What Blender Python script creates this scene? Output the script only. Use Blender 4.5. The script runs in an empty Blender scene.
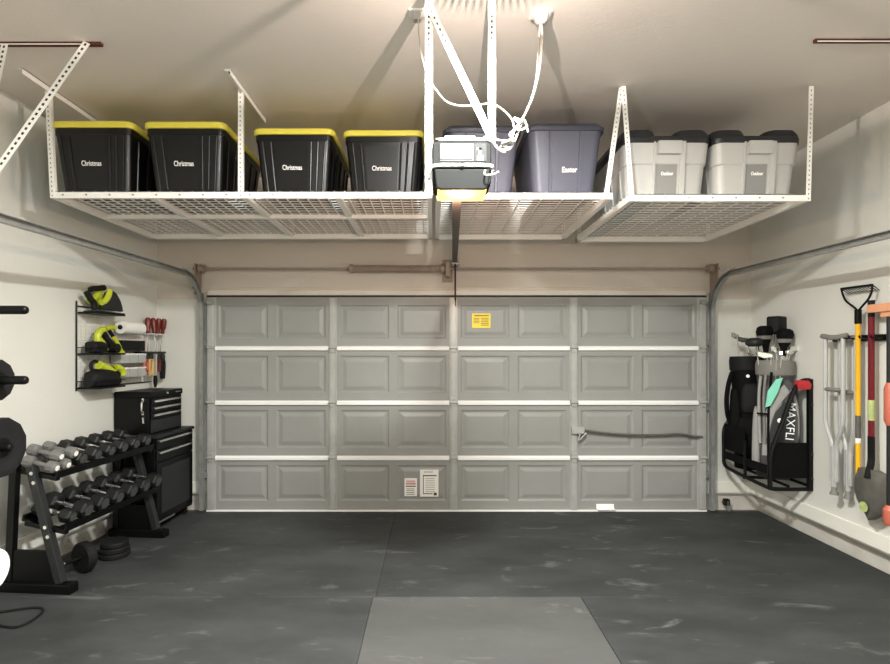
import bpy, bmesh, math, random
from math import sin, cos, pi, radians, atan, atan2, sqrt
from mathutils import Vector, Matrix
random.seed(7)
SC = bpy.context.scene
COL = SC.collection

# ------------------------------------------------------------------ materials
def lin(c):
    r = []
    for v in c:
        v /= 255.0
        r.append(v / 12.92 if v <= 0.04045 else ((v + 0.055) / 1.055) ** 2.4)
    return (r[0], r[1], r[2], 1.0)

def mat(name, rgb, rough=0.5, metal=0.0, var=0.08, scale=8.0, bump=0.0, bscale=None, trans=0.0, emit=None, estr=0.0, coat=0.0, spec=0.5):
    m = bpy.data.materials.new(name); m.use_nodes = True
    nt = m.node_tree; b = nt.nodes['Principled BSDF']
    b.inputs['Roughness'].default_value = rough
    b.inputs['Metallic'].default_value = metal
    b.inputs['Specular IOR Level'].default_value = spec
    if trans: b.inputs['Transmission Weight'].default_value = trans
    if coat: b.inputs['Coat Weight'].default_value = coat
    tc = nt.nodes.new('ShaderNodeTexCoord')
    n = nt.nodes.new('ShaderNodeTexNoise'); n.inputs['Scale'].default_value = scale; n.inputs['Detail'].default_value = 5
    nt.links.new(tc.outputs['Object'], n.inputs['Vector'])
    rp = nt.nodes.new('ShaderNodeValToRGB')
    c = lin(rgb)
    rp.color_ramp.elements[0].position = 0.3; rp.color_ramp.elements[1].position = 0.7
    rp.color_ramp.elements[0].color = (c[0]*(1-var), c[1]*(1-var), c[2]*(1-var), 1)
    rp.color_ramp.elements[1].color = (min(1, c[0]*(1+var)), min(1, c[1]*(1+var)), min(1, c[2]*(1+var)), 1)
    nt.links.new(n.outputs['Fac'], rp.inputs['Fac'])
    nt.links.new(rp.outputs['Color'], b.inputs['Base Color'])
    if bump:
        n2 = nt.nodes.new('ShaderNodeTexNoise'); n2.inputs['Scale'].default_value = bscale or scale*6; n2.inputs['Detail'].default_value = 4
        nt.links.new(tc.outputs['Object'], n2.inputs['Vector'])
        bp = nt.nodes.new('ShaderNodeBump'); bp.inputs['Strength'].default_value = bump; bp.inputs['Distance'].default_value = 0.01
        nt.links.new(n2.outputs['Fac'], bp.inputs['Height']); nt.links.new(bp.outputs['Normal'], b.inputs['Normal'])
    if emit:
        b.inputs['Emission Color'].default_value = lin(emit); b.inputs['Emission Strength'].default_value = estr
    return m

M = {}
M['wall'] = mat('painted_drywall', (224, 224, 217), 0.75, var=0.02, scale=1.5, bump=0.08, bscale=60)
M['wallback'] = mat('drywall_header_shade', (212, 204, 194), 0.7, var=0.025, scale=1.5, bump=0.06, bscale=60)  # same wall paint; warm light and rack shade put into the tan
M['ceil'] = mat('painted_ceiling', (234, 226, 217), 0.8, var=0.02, scale=1.2, bump=0.1, bscale=50)
M['base'] = mat('white_trim_paint', (240, 239, 230), 0.45, var=0.01)
M['conc'] = mat('concrete', (206, 203, 195), 0.85, var=0.12, scale=5, bump=0.3)
M['slab'] = mat('concrete_slab', (110, 108, 104), 0.9, var=0.15, scale=3, bump=0.3)
M['cream'] = mat('cream_header_trim', (214, 206, 194), 0.5, var=0.02)
M['door'] = mat('door_grey_steel', (152, 153, 150), 0.42, var=0.04, scale=3)
M['stile'] = mat('galvanised_stile', (178, 179, 176), 0.36, metal=0.15, var=0.08, scale=9)
M['rail'] = mat('white_seal_lit_lip', (250, 250, 248), 0.4, var=0.01)  # on section lips the white carries the light caught by the ledge
M['galv'] = mat('galvanised_steel', (158, 160, 158), 0.36, metal=0.35, var=0.14, scale=14)
M['tan'] = mat('tan_painted_steel', (160, 146, 133), 0.5, var=0.08, scale=20)
M['white'] = mat('white_powder_coat', (242, 241, 236), 0.35, var=0.01)
M['wire'] = mat('white_wire', (246, 243, 238), 0.4, var=0.02)
M['hole'] = mat('dark_hole', (60, 58, 54), 0.8)
M['rust'] = mat('red_brown_board', (92, 48, 38), 0.7, var=0.25, scale=12)
M['totek'] = mat('black_tote_plastic', (12, 13, 15), 0.33, var=0.05)
M['totegrid'] = mat('grey_edge_plastic', (120, 122, 124), 0.3, var=0.05)
M['yellow'] = mat('yellow_lid_plastic', (236, 224, 92), 0.4, var=0.03)
M['blue'] = mat('slate_blue_plastic', (98, 100, 114), 0.42, var=0.03)
M['blued'] = mat('slate_blue_lid', (76, 78, 94), 0.42, var=0.03)
M['gtote'] = mat('light_grey_plastic', (186, 186, 183), 0.4, var=0.02)
M['gtoted'] = mat('mid_grey_plastic', (142, 142, 140), 0.45, var=0.02)
M['klid'] = mat('black_lid_plastic', (42, 43, 46), 0.4, var=0.05)
M['ink'] = mat('white_lettering', (252, 252, 250), 0.5, var=0.0)
M['inkk'] = mat('dark_print', (70, 68, 66), 0.6)
M['black'] = mat('black_steel', (9, 10, 11), 0.42, var=0.1, spec=0.32)
M['blackm'] = mat('black_matte', (12, 12, 13), 0.75, var=0.15)
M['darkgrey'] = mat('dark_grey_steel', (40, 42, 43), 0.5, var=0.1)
M['rubberh'] = mat('black_rubber_head', (24, 25, 25), 0.5, var=0.12, scale=30)
M['hexend'] = mat('worn_hex_end', (74, 76, 74), 0.5, var=0.1, scale=30)
M['chrome'] = mat('chrome', (225, 225, 222), 0.16, metal=0.9, var=0.02)
M['iron'] = mat('grey_cast_iron', (116, 116, 113), 0.45, var=0.12, scale=25)
M['lime'] = mat('lime_tool_plastic', (196, 206, 62), 0.4, var=0.05)
M['housing'] = mat('grey_opener_housing', (27, 28, 27), 0.7, var=0.06, spec=0.12)
M['paper'] = mat('white_paper', (244, 243, 238), 0.8, var=0.01)
M['strap'] = mat('zinc_white_strap', (196, 196, 193), 0.45, var=0.03, spec=0.3)
M['railbrown'] = mat('brown_grey_rail', (92, 82, 76), 0.5, var=0.06)
M['labelgrey'] = mat('silver_label', (104, 104, 102), 0.7, spec=0.1)
M['clearp'] = mat('frosted_clear_plastic', (225, 226, 224), 0.35, trans=0.45, var=0.02)
M['stickerY'] = mat('yellow_sticker', (246, 220, 84), 0.5, var=0.02)
M['stickerInk'] = mat('ochre_print', (160, 138, 50), 0.6)
M['pink'] = mat('pink_print', (206, 150, 150), 0.6)
M['lens'] = mat('amber_light_lens', (70, 46, 14), 0.4, emit=(255, 204, 112), estr=2.2)
M['bagk'] = mat('black_nylon', (10, 10, 11), 0.75, var=0.15, scale=30, bump=0.1, spec=0.2)
M['bagg'] = mat('grey_nylon', (74, 74, 75), 0.65, var=0.12, scale=30, bump=0.2)
M['bagl'] = mat('light_grey_nylon', (158, 158, 155), 0.6, var=0.06, scale=30)
M['teal'] = mat('mint_towel', (136, 214, 190), 0.7, var=0.08)
M['red'] = mat('red_plastic', (190, 52, 58), 0.45, var=0.08)
M['redh'] = mat('dark_red_fibreglass', (112, 22, 34), 0.4, var=0.08)
M['yelh'] = mat('yellow_fibreglass', (240, 186, 40), 0.4, var=0.05)
M['orange'] = mat('orange_plastic', (226, 166, 130), 0.5, var=0.05)
M['coral'] = mat('coral_plastic', (196, 112, 94), 0.5, var=0.05)
M['alu'] = mat('aluminium_tube', (206, 207, 206), 0.28, metal=0.4, var=0.04)
M['greyrub'] = mat('grey_rubber', (132, 130, 124), 0.7, var=0.08)
M['spade'] = mat('worn_spade_steel', (108, 106, 100), 0.45, metal=0.3, var=0.15, scale=14)
M['greenst'] = mat('pale_green_sticker', (180, 192, 128), 0.6, var=0.15, scale=30)
M['cord'] = mat('white_cord', (170, 165, 158), 0.6, var=0.01, spec=0.2)
M['maroon'] = mat('maroon_handle', (120, 44, 34), 0.4, var=0.1)
M['wood'] = mat('tan_wood_handle', (214, 178, 110), 0.5, var=0.1)
M['darkcord'] = mat('dark_red_cord', (64, 30, 32), 0.6)
M['whiteball'] = mat('white_plate_paint', (245, 245, 242), 0.5, var=0.01)

def mat_rubber(name, base, light):
    m = bpy.data.materials.new(name); m.use_nodes = True
    nt = m.node_tree; b = nt.nodes['Principled BSDF']; b.inputs['Roughness'].default_value = 0.62
    b.inputs['Specular IOR Level'].default_value = 0.35
    g = nt.nodes.new('ShaderNodeNewGeometry')
    n1 = nt.nodes.new('ShaderNodeTexNoise'); n1.inputs['Scale'].default_value = 1.3; n1.inputs['Detail'].default_value = 6; n1.inputs['Roughness'].default_value = 0.62
    mp = nt.nodes.new('ShaderNodeMapping'); mp.inputs['Scale'].default_value = (1.0, 2.2, 1.0); mp.inputs['Rotation'].default_value = (0, 0, 0.5)
    nt.links.new(g.outputs['Position'], mp.inputs['Vector']); nt.links.new(mp.outputs['Vector'], n1.inputs['Vector'])
    r1 = nt.nodes.new('ShaderNodeValToRGB'); r1.color_ramp.elements[0].position = 0.35; r1.color_ramp.elements[1].position = 0.75
    c = lin(base); l = lin(light)
    r1.color_ramp.elements[0].color = c; r1.color_ramp.elements[1].color = l
    nt.links.new(n1.outputs['Fac'], r1.inputs['Fac'])
    n2 = nt.nodes.new('ShaderNodeTexNoise'); n2.inputs['Scale'].default_value = 2.6; n2.inputs['Detail'].default_value = 8; n2.inputs['Roughness'].default_value = 0.7
    n2.inputs['Distortion'].default_value = 0.6
    mp2 = nt.nodes.new('ShaderNodeMapping'); mp2.inputs['Scale'].default_value = (1.0, 2.6, 1.0); mp2.inputs['Location'].default_value = (3.1, 1.7, 0)
    nt.links.new(g.outputs['Position'], mp2.inputs['Vector']); nt.links.new(mp2.outputs['Vector'], n2.inputs['Vector'])
    r2 = nt.nodes.new('ShaderNodeValToRGB'); r2.color_ramp.elements[0].position = 0.58; r2.color_ramp.elements[1].position = 0.74
    r2.color_ramp.elements[0].color = (0, 0, 0, 1); r2.color_ramp.elements[1].color = (0.55, 0.55, 0.55, 1)
    nt.links.new(n2.outputs['Fac'], r2.inputs['Fac'])
    mx = nt.nodes.new('ShaderNodeMix'); mx.data_type = 'RGBA'
    nt.links.new(r2.outputs['Color'], mx.inputs['Factor']); nt.links.new(r1.outputs['Color'], mx.inputs['A'])
    mx.inputs['B'].default_value = lin((140, 142, 140))
    nt.links.new(mx.outputs['Result'], b.inputs['Base Color'])
    n3 = nt.nodes.new('ShaderNodeTexNoise'); n3.inputs['Scale'].default_value = 240
    nt.links.new(g.outputs['Position'], n3.inputs['Vector'])
    bp = nt.nodes.new('ShaderNodeBump'); bp.inputs['Strength'].default_value = 0.15; bp.inputs['Distance'].default_value = 0.004
    nt.links.new(n3.outputs['Fac'], bp.inputs['Height']); nt.links.new(bp.outputs['Normal'], b.inputs['Normal'])
    return m
M['rub'] = mat_rubber('rubber_mat', (56, 58, 58), (78, 80, 80))
M['rubd'] = mat_rubber('rubber_mat_dark', (52, 54, 54), (72, 74, 74))
M['rubl'] = mat_rubber('rubber_mat_light', (78, 79, 78), (90, 91, 90))

# ------------------------------------------------------------------ mesh builder
class MB:
    def __init__(s): s.v = []; s.f = []; s.m = []
    def add(s, vs, fs, m=0):
        o = len(s.v); s.v += [tuple(x) for x in vs]
        for f in fs: s.f.append([i + o for i in f]); s.m.append(m)
        return s
    def box(s, x0, x1, y0, y1, z0, z1, m=0):
        vs = [(x0,y0,z0),(x1,y0,z0),(x1,y1,z0),(x0,y1,z0),(x0,y0,z1),(x1,y0,z1),(x1,y1,z1),(x0,y1,z1)]
        return s.add(vs, [(3,2,1,0),(4,5,6,7),(0,1,5,4),(1,2,6,5),(2,3,7,6),(3,0,4,7)], m)
    def bar(s, p, q, w, h, up=(0,0,1), m=0):
        p = Vector(p); q = Vector(q); d = (q-p).normalized(); up = Vector(up)
        a = d.cross(up)
        if a.length < 1e-4: a = d.cross(Vector((1,0,0)))
        a.normalize(); b = a.cross(d).normalized()
        a *= w/2; b *= h/2
        vs = [p-a-b, p+a-b, p+a+b, p-a+b, q-a-b, q+a-b, q+a+b, q-a+b]
        return s.add(vs, [(0,1,2,3),(7,6,5,4),(1,0,4,5),(2,1,5,6),(3,2,6,7),(0,3,7,4)], m)
    def loft(s, rings, m=0, cap=True, closed=True):
        n = len(rings[0]); vs = [p for r in rings for p in r]; fs = []
        for k in range(len(rings)-1):
            for i in range(n if closed else n-1):
                j = (i+1) % n
                fs.append((k*n+i, k*n+j, (k+1)*n+j, (k+1)*n+i))
        if cap and closed:
            fs.append(tuple(reversed(range(n)))); fs.append(tuple((len(rings)-1)*n+i for i in range(n)))
        return s.add(vs, fs, m)
    def tube(s, pts, r, n=8, m=0, cap=True):
        pts = [Vector(p) for p in pts]; rings = []
        rs = r if isinstance(r, (list, tuple)) else [r]*len(pts)
        t = (pts[1]-pts[0]).normalized()
        a = t.orthogonal().normalized()
        for i, p in enumerate(pts):
            if i == 0: t = (pts[1]-pts[0])
            elif i == len(pts)-1: t = (pts[-1]-pts[-2])
            else: t = (pts[i+1]-pts[i]).normalized() + (pts[i]-pts[i-1]).normalized()
            t.normalize()
            a = (a - t*a.dot(t))
            if a.length < 1e-5: a = t.orthogonal()
            a.normalize(); b = t.cross(a)
            rings.append([p + (a*cos(2*pi*k/n) + b*sin(2*pi*k/n))*rs[i] for k in range(n)])
        return s.loft(rings, m, cap)
    def cyl(s, p, q, r, n=16, m=0, r2=None):
        return s.tube([p, q], [r, r if r2 is None else r2], n, m)
    def lathe(s, prof, n=20, mtx=None, m=0, cap=True):
        rings = [[Vector((r*cos(2*pi*k/n), r*sin(2*pi*k/n), z)) for k in range(n)] for r, z in prof]
        if mtx is not None: rings = [[mtx @ p for p in r] for r in rings]
        return s.loft(rings, m, cap)
    def prism(s, poly, mtx, depth, m=0):
        a = [mtx @ Vector((x, y, 0)) for x, y in poly]; b = [mtx @ Vector((x, y, depth)) for x, y in poly]
        return s.loft([a, b], m)
    def sphere(s, c, r, n=16, k=10, m=0, sc=(1,1,1)):
        rings = []
        for i in range(k+1):
            t = -pi/2 + pi*(i/k); rr = max(cos(t), 0.01)
            rings.append([(c[0]+r*rr*cos(2*pi*j/n)*sc[0], c[1]+r*rr*sin(2*pi*j/n)*sc[1], c[2]+r*sin(t)*sc[2]) for j in range(n)])
        return s.loft(rings, m)
    def build(s, name, mats, parent=None, smooth=30, bevel=0.0, seg=2):
        me = bpy.data.meshes.new(name); me.from_pydata(s.v, [], s.f)
        if not isinstance(mats, (list, tuple)): mats = [mats]
        for x in mats: me.materials.append(x)
        me.polygons.foreach_set('material_index', s.m)
        bm = bmesh.new(); bm.from_mesh(me); bmesh.ops.recalc_face_normals(bm, faces=bm.faces); bm.to_mesh(me); bm.free()
        if smooth:
            me.polygons.foreach_set('use_smooth', [True]*len(me.polygons)); me.set_sharp_from_angle(angle=radians(smooth))
        me.update()
        o = bpy.data.objects.new(name, me); COL.objects.link(o)
        if parent is not None: o.parent = parent
        if bevel:
            b = o.modifiers.new('bevel', 'BEVEL'); b.width = bevel; b.segments = seg; b.limit_method = 'ANGLE'; b.angle_limit = radians(40)
        return o

def tag(o, label, cat, group=None):
    o['label'] = label; o['category'] = cat
    if group: o['group'] = group
    return o
def struct(o, label=None):
    o['kind'] = 'structure'
    if label: o['label'] = label
    return o
def thing(name, label, cat, loc=(0,0,0), rz=0, group=None, rot=None):
    o = bpy.data.objects.new(name, None); COL.objects.link(o); o.empty_display_size = 0.05
    o.location = loc; o.rotation_euler = rot if rot else (0,0,rz)
    return tag(o, label, cat, group)
KIDS = {}
def copy_tree(o, parent=None):
    c = o.copy(); COL.objects.link(c)
    if parent is not None: c.parent = parent
    for ch in [x for x in bpy.data.objects if x.parent == o]: copy_tree(ch, c)
    return c
def dup(o, label, loc, rz=None, group=None, rot=None, scale=None):
    c = copy_tree(o); c.location = loc
    if rz is not None: c.rotation_euler = (0,0,rz)
    if rot is not None: c.rotation_euler = rot
    if scale is not None: c.scale = scale
    c['label'] = label
    if group: c['group'] = group
    return c
def rrect(w, d, r, n=4, cx=0, cy=0):
    out = []
    for sx, sy, a0 in ((1,1,0),(-1,1,pi/2),(-1,-1,pi),(1,-1,3*pi/2)):
        for k in range(n+1):
            a = a0 + (pi/2)*k/n
            out.append((cx + sx*(w/2-r) + r*cos(a), cy + sy*(d/2-r) + r*sin(a)))
    return out
def ring(w, d, r, z, n=4, cx=0, cy=0): return [(x, y, z) for x, y in rrect(w, d, r, n, cx, cy)]
def smooth_path(pts, k=6):
    P = [Vector(p) for p in pts]; P = [P[0]] + P + [P[-1]]; out = []
    for i in range(1, len(P)-2):
        for j in range(k):
            t = j/k; a, b, c, d = P[i-1], P[i], P[i+1], P[i+2]
            out.append(0.5*((2*b) + (c-a)*t + (2*a-5*b+4*c-d)*t*t + (3*b-a-3*c+d)*t**3))
    out.append(P[-2]); return out
def lettering(name, s, size, material, parent, loc, rot, stretch=1.0, offset=0.0, ext=0.0008, fit=None):
    cu = bpy.data.curves.new(name, 'FONT'); cu.body = s; cu.size = size; cu.align_x = 'CENTER'; cu.align_y = 'CENTER'
    cu.extrude = ext; cu.offset = offset
    tmp = bpy.data.objects.new(name + '_tmp', cu); COL.objects.link(tmp)
    dg = bpy.context.evaluated_depsgraph_get()
    me = bpy.data.meshes.new_from_object(tmp.evaluated_get(dg)); bpy.data.objects.remove(tmp); bpy.data.curves.remove(cu)
    me.materials.clear(); me.materials.append(material)
    if fit:
        xs = [v.co.x for v in me.vertices]; stretch = fit / (max(xs) - min(xs))
    for v in me.vertices: v.co.x *= stretch
    o = bpy.data.objects.new(name, me); COL.objects.link(o); o.parent = parent; o.location = loc; o.rotation_euler = rot
    return o

# ------------------------------------------------------------------ camera
F = 520.0; CX = 432.0; CY = 352.0; CZ = 1.53
cam = bpy.data.cameras.new('camera'); cam.sensor_width = 36.0; cam.lens = 36.0*F/890.0
cam.shift_x = (445-CX)/890.0; cam.shift_y = -(332-CY)/890.0; cam.clip_start = 0.05
co = bpy.data.objects.new('camera', cam); COL.objects.link(co); co.location = (0,0,CZ); co.rotation_euler = (pi/2,0,0)
SC.camera = co
def P(px, py, Y): return Vector(((px-CX)/F*Y, Y, CZ - (py-CY)/F*Y))

# ------------------------------------------------------------------ room
YB = 5.05; H = 3.23; XR = 3.10; LA = 0.08; LROT = -atan(LA); YF = -2.2
def lw(Y): return -2.67 - LA*(5.03-Y)
DL, DR, DT = -2.165, 2.638, 2.07
struct(MB().box(-3.6, 3.6, YF-.2, 5.6, -0.12, -0.012).build('floor', M['slab'], smooth=0))
struct(MB().box(-3.6, 3.6, YF-.2, 5.6, H, H+.12).build('ceiling', M['ceil'], smooth=0))
w = MB()
w.box(-3.2, 3.3, YB, YB+.2, DT-.03, H)
struct(w.build('wall_back', M['wallback'], smooth=0))
struct(MB().box(-3.2, DL, YB, YB+.2, .15, DT-.03).build('wall_back_left', M['wall'], smooth=0))
struct(MB().box(DR, 3.3, YB, YB+.2, .15, DT-.03).build('wall_back_right', M['wall'], smooth=0))
struct(MB().box(XR, XR+.2, YF, YB, .15, H).build('wall_right', M['wall'], smooth=0))
w = MB(); a = lw(YF); b = lw(YB)
w.add([(a,YF,.15),(b,YB,.15),(b-.2,YB,.15),(a-.2,YF,.15),(a,YF,H),(b,YB,H),(b-.2,YB,H),(a-.2,YF,H)],
      [(3,2,1,0),(4,5,6,7),(0,1,5,4),(1,2,6,5),(2,3,7,6),(3,0,4,7)])
struct(w.build('wall_left', M['wall'], smooth=0))
struct(MB().box(-3.6, 3.6, YF-.2, YF, -.012, H).build('wall_front', M['wall'], smooth=0))
struct(MB().box(XR+.07, XR+.25, YF, YB+.2, -.012, .15).build('trim_1', M['conc'], smooth=0))
w = MB(); w.add([(a-.03,YF,-.012),(b-.03,YB+.2,-.012),(b-.25,YB+.2,-.012),(a-.25,YF,-.012),(a-.03,YF,.15),(b-.03,YB+.2,.15),(b-.25,YB+.2,.15),(a-.25,YF,.15)],
      [(3,2,1,0),(4,5,6,7),(0,1,5,4),(1,2,6,5),(2,3,7,6),(3,0,4,7)])
struct(w.build('trim_2', M['conc'], smooth=0))
struct(MB().box(DR+.02, XR+.07, YB+.03, YB+.22, -.012, .15).build('trim_3', M['conc'], smooth=0))
struct(MB().box(-2.72, DL-.02, YB+.03, YB+.22, -.012, .15).build('trim_4', M['conc'], smooth=0))
def basepoly(x0, x1, y0, y1): pass
struct(MB().box(XR-.016, XR, YF, YB, .165, .275).build('baseboard_right', M['base'], smooth=0, bevel=.004))
bb = MB().box(0, .016, 0, YB-YF-.04, .165, .275).build('baseboard_left', M['base'], smooth=0, bevel=.004)
bb.location = (a, YF, 0); bb.rotation_euler = (0,0,LROT); struct(bb)
struct(MB().box(DR+.09, XR-.016, YB-.016, YB, .165, .275).build('baseboard_back_right', M['base'], smooth=0, bevel=.004))
struct(MB().box(-2.65, DL-.09, YB-.016, YB, .165, .275).build('baseboard_back_left', M['base'], smooth=0, bevel=.004))
# door head stop (cream weather strip over the door)
hs = MB(); hs.box(DL-.0, DR, YB-.05, YB, DT+.005, DT+.055); hs.box(DL, DR, YB-.012, YB, DT+.055, DT+.085)
struct(hs.build('trim_5', M['cream'], smooth=0, bevel=.004))

# rubber mats
def rmat(x0, x1, y0, y1, mt, label, group=None):
    g = .0015
    o = MB().box(x0+g, x1-g, y0+g, y1-g, -.012, 0).build('rubber_floor_mat', mt, smooth=0, bevel=.002, seg=1)
    tag(o, label, 'floor mat', group)
G = 'black rubber floor mats'
Y1 = 3.247
rmat(-2.74, -.35, Y1, 5.0, M['rub'], 'black rubber floor mat between the dumbbell rack and the left half of the garage door', G)
rmat(-.35, 3.15, Y1, 5.0, M['rubd'], 'black rubber floor mat before the right half of the garage door, reaching the right baseboard', G)
rmat(-2.74, -.368, 1.42, Y1, M['rub'], 'black rubber floor mat at the near left, under the cable loop', G)
rmat(-.368, .93, 1.42, Y1, M['rubl'], 'lighter worn grey rubber mat at the front centre of the floor', G)
rmat(.93, 3.15, 1.42, Y1, M['rubd'], 'black rubber floor mat at the near right, beside the lighter grey mat', G)

# ------------------------------------------------------------------ garage door
door = bpy.data.objects.new('door_1', None); COL.objects.link(door); door.location = ((DL+DR)/2, 5.0, 0)
struct(door, 'closed grey sectional garage door with raised panels')
DX = (DL+DR)/2; W2 = (DR-DL)/2
zs = [0.012, .52, 1.05, 1.573, 2.06]
sx = [-W2+.045, (333-CX)/104-DX, (453.5-CX)/104-DX, (573.5-CX)/104-DX, W2-.045]
for k in range(4):
    z0, z1 = zs[k]+.003, zs[k+1]-.003
    xs = [-W2]; cells = []
    for bnum in range(4):
        L, R = sx[bnum], sx[bnum+1]; mid = (L+R)/2
        cells += [(L+.07, mid-.04), (mid+.04, R-.07)]
    pz0, pz1 = z0+.085, z1-.075
    m = MB(); q = lambda x0,x1,y,za,zb: m.add([(x0,y,za),(x1,y,za),(x1,y,zb),(x0,y,zb)], [(0,1,2,3)])
    q(-W2, W2, 0, z0, pz0); q(-W2, W2, 0, pz1, z1)
    px = -W2
    for (c0, c1) in cells:
        q(px, c0, 0, pz0, pz1); px = c1
        steps = [(0,0),(.014,.009),(.028,.009),(.06,.0),(.066,-.0005)]
        prev = None
        for ins, dy in steps:
            r = [(c0+ins,dy,pz0+ins),(c1-ins,dy,pz0+ins),(c1-ins,dy,pz1-ins),(c0+ins,dy,pz1-ins)]
            if prev: m.loft([prev, r], cap=False)
            prev = r
        m.add(prev, [(0,1,2,3)])
    q(px, W2, 0, pz0, pz1)
    m.box(-W2, W2, .02, .045, z0, z1)
    sec = m.build('door_section', M['door'], door, smooth=0)
    if k < 3:
        for i in range(4):
            r = MB(); zt = zs[k+1]; xl, xr = sx[i]+.04, sx[i+1]-.04
            prof = [(0, zt-.03), (-.022, zt-.026), (-.026, zt+.0), (-.012, zt+.012), (0, zt+.014)]
            r.loft([[(xl,y,z) for y,z in prof],[(xr,y,z) for y,z in prof]])
            r.build('section_rail', M['rail'], sec, smooth=0)
    for i, x in enumerate(sx):
        wd = .038 if 0 < i < 4 else .045
        s_ = MB()
        s_.box(x-wd, x+wd, -.004, 0, z0+.004, z1-.004)
        s_.box(x-wd*.72, x+wd*.72, -.024, -.003, z0+.006, z1-.006)
        s_.box(x-wd*.45, x+wd*.45, -.027, -.022, z0+.05, z1-.05)
        for zz in (z0+.04, z0+.16, z1-.16, z1-.05): s_.cyl((x-.014, -.024, zz), (x-.014, -.032, zz), .006, 8)
        s_.build('stile', M['stile'], sec, smooth=0, bevel=.002)
        if k < 3:
            h = MB(); zt = zs[k+1]
            h.box(x-.026, x+.026, -.036, -.02, zt-.045, zt+.045)
            h.cyl((x-.036, -.038, zt), (x+.036, -.038, zt), .011, 10)
            for sgn in (-1,1): h.cyl((x+.012*sgn,-.036,zt+.033*sgn),(x+.012*sgn,-.041,zt+.033*sgn),.006,6)
            h.build('hinge', M['stile'], sec, bevel=.002)
    if k == 3:
        for sgn in (-1,1):
            x = sgn*(W2-.045); h = MB(); h.box(x-.03,x+.03,-.05,-.024,z1-.07,z1-.03); h.cyl((x,-.04,z1-.05),(x+sgn*.1,-.04,z1-.05),.008,8)
            h.build('top_roller', M['galv'], sec, bevel=.002)
tsl = MB(); tsl.box(-W2, W2, -.004, .045, 2.06, 2.072); tsl.build('top_gap_shade', M['darkgrey'], door, smooth=0)  # dark strip standing in for the shade in the gap above the door
bs = MB(); bs.box(-W2, W2, -.015, .045, .0, .014); bs.build('bottom_seal', M['rail'], door, smooth=0)
st = MB(); x = (605-CX)/104-DX; st.box(x-.085, x+.085, -.045, 0, .022, .03); st.box(x-.085,x+.085,-.005,0,.022,.07); st.build('step_plate', M['rail'], door, bevel=.003)
lk = MB(); x = sx[3]; z = 1.53-79*5/520
lk.box(x-.03, x+.09, -.06, -.026, z-.02, z+.045); lk.bar((x+.05,-.05,z-.01),(x+.03,-.05,z-.09),.02,.012); lk.bar((x+.11,-.05,z-.01),(x+.04,-.05,z-.08),.016,.012)
lk.build('lock_handle', M['stile'], door, bevel=.004)
lb = MB(); lb.tube(smooth_path([(x+.06,-.045,z+.015),(x+.4,-.04,z-.025),(x+.75,-.036,z-.035),(x+1.0,-.036,z-.025),(x+1.12,-.036,z-.045),(x+1.22,-.036,z-.05)]), .011, 8)
lb.build('lock_bar', M['spade'], door)
def sticker(px0, px1, py0, py1, name, mt, rows, label):
    z1 = 1.53-(py0-352)/104; z0 = 1.53-(py1-352)/104; x0 = (px0-CX)/104-DX; x1 = (px1-CX)/104-DX
    m = MB(); m.box(x0,x1,-.007,-.0045,z0,z1)
    for (a0,a1,b0,b1,mi) in rows:
        m.box(x0+(x1-x0)*a0, x0+(x1-x0)*a1, -.0078, -.006, z1-(z1-z0)*b1, z1-(z1-z0)*b0, mi)
    o = m.build(name, mt, door, smooth=0); o['label'] = label
sticker(472, 490.5, 313.5, 328, 'warning_sticker', [M['stickerY'], M['stickerInk']], [(.1,.9,.1,.2,1)]+[(.08,.4,t,t+.05,1) for t in (.32,.42,.52,.62)]+[(.48,.9,t,t+.06,1) for t in (.3,.42,.54,.66,.78)], 'yellow sticker with lines of print')
sticker(404.5, 417, 478, 496, 'warning_sticker', [M['paper'], M['pink'], M['inkk']], [(.15,.85,.13,.2,1),(.1,.9,.24,.36,1),(.1,.9,.42,.48,2)]+[(.15,.8,t,t+.03,2) for t in (.58,.68,.78,.88)], 'white sticker with a pink band')
sticker(420, 438.5, 469.5, 496.5, 'instruction_sheet', [M['paper'], M['inkk'], M['galv']], [(.2,.7,.07,.1,2),(.16,.9,.2,.24,1),(.16,.2,.2,.9,1),(.16,.68,.87,.9,1),(.74,.9,.85,.95,1)]+[(.3,.8,t,t+.02,2) for t in (.32,.4,.48,.56,.64,.72,.8)], 'larger white sheet with a ruled frame')

# header shaft with spring
ts = thing('torsion_spring_shaft', 'tan torsion spring shaft mounted on the wall above the garage door', 'torsion spring', (0, 4.96, 0))
zt = 2.325
MB().cyl((-2.28,0,zt),(2.74,0,zt),.0105,12).build('shaft', M['tan'], ts)
sp = MB(); xa, xb = -.74, .1
sp.cyl((xa,0,zt),(xb,0,zt),.03,14)
n = 46
sp.tube([(xa+(xb-xa)*i/(n*6), .034*cos(i*2*pi/6), zt+.034*sin(i*2*pi/6)) for i in range(n*6+1)], .0055, 5)
sp.build('spring', M['tan'], ts)
for xx in (-.765, .105):
    MB().lathe([(.025,-.025),(.042,-.02),(.042,.01),(.03,.025)], 14, Matrix.Translation((xx,0,zt)) @ Matrix.Rotation(pi/2,4,'Y')).build('spring_cone', M['tan'], ts)
cb = MB(); cb.box(.13,.17,-.05,.088,zt-.08,zt+.06); cb.box(.10,.2,.08,.089,zt-.12,zt+.1); cb.build('centre_bracket', M['tan'], ts, bevel=.003)
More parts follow.
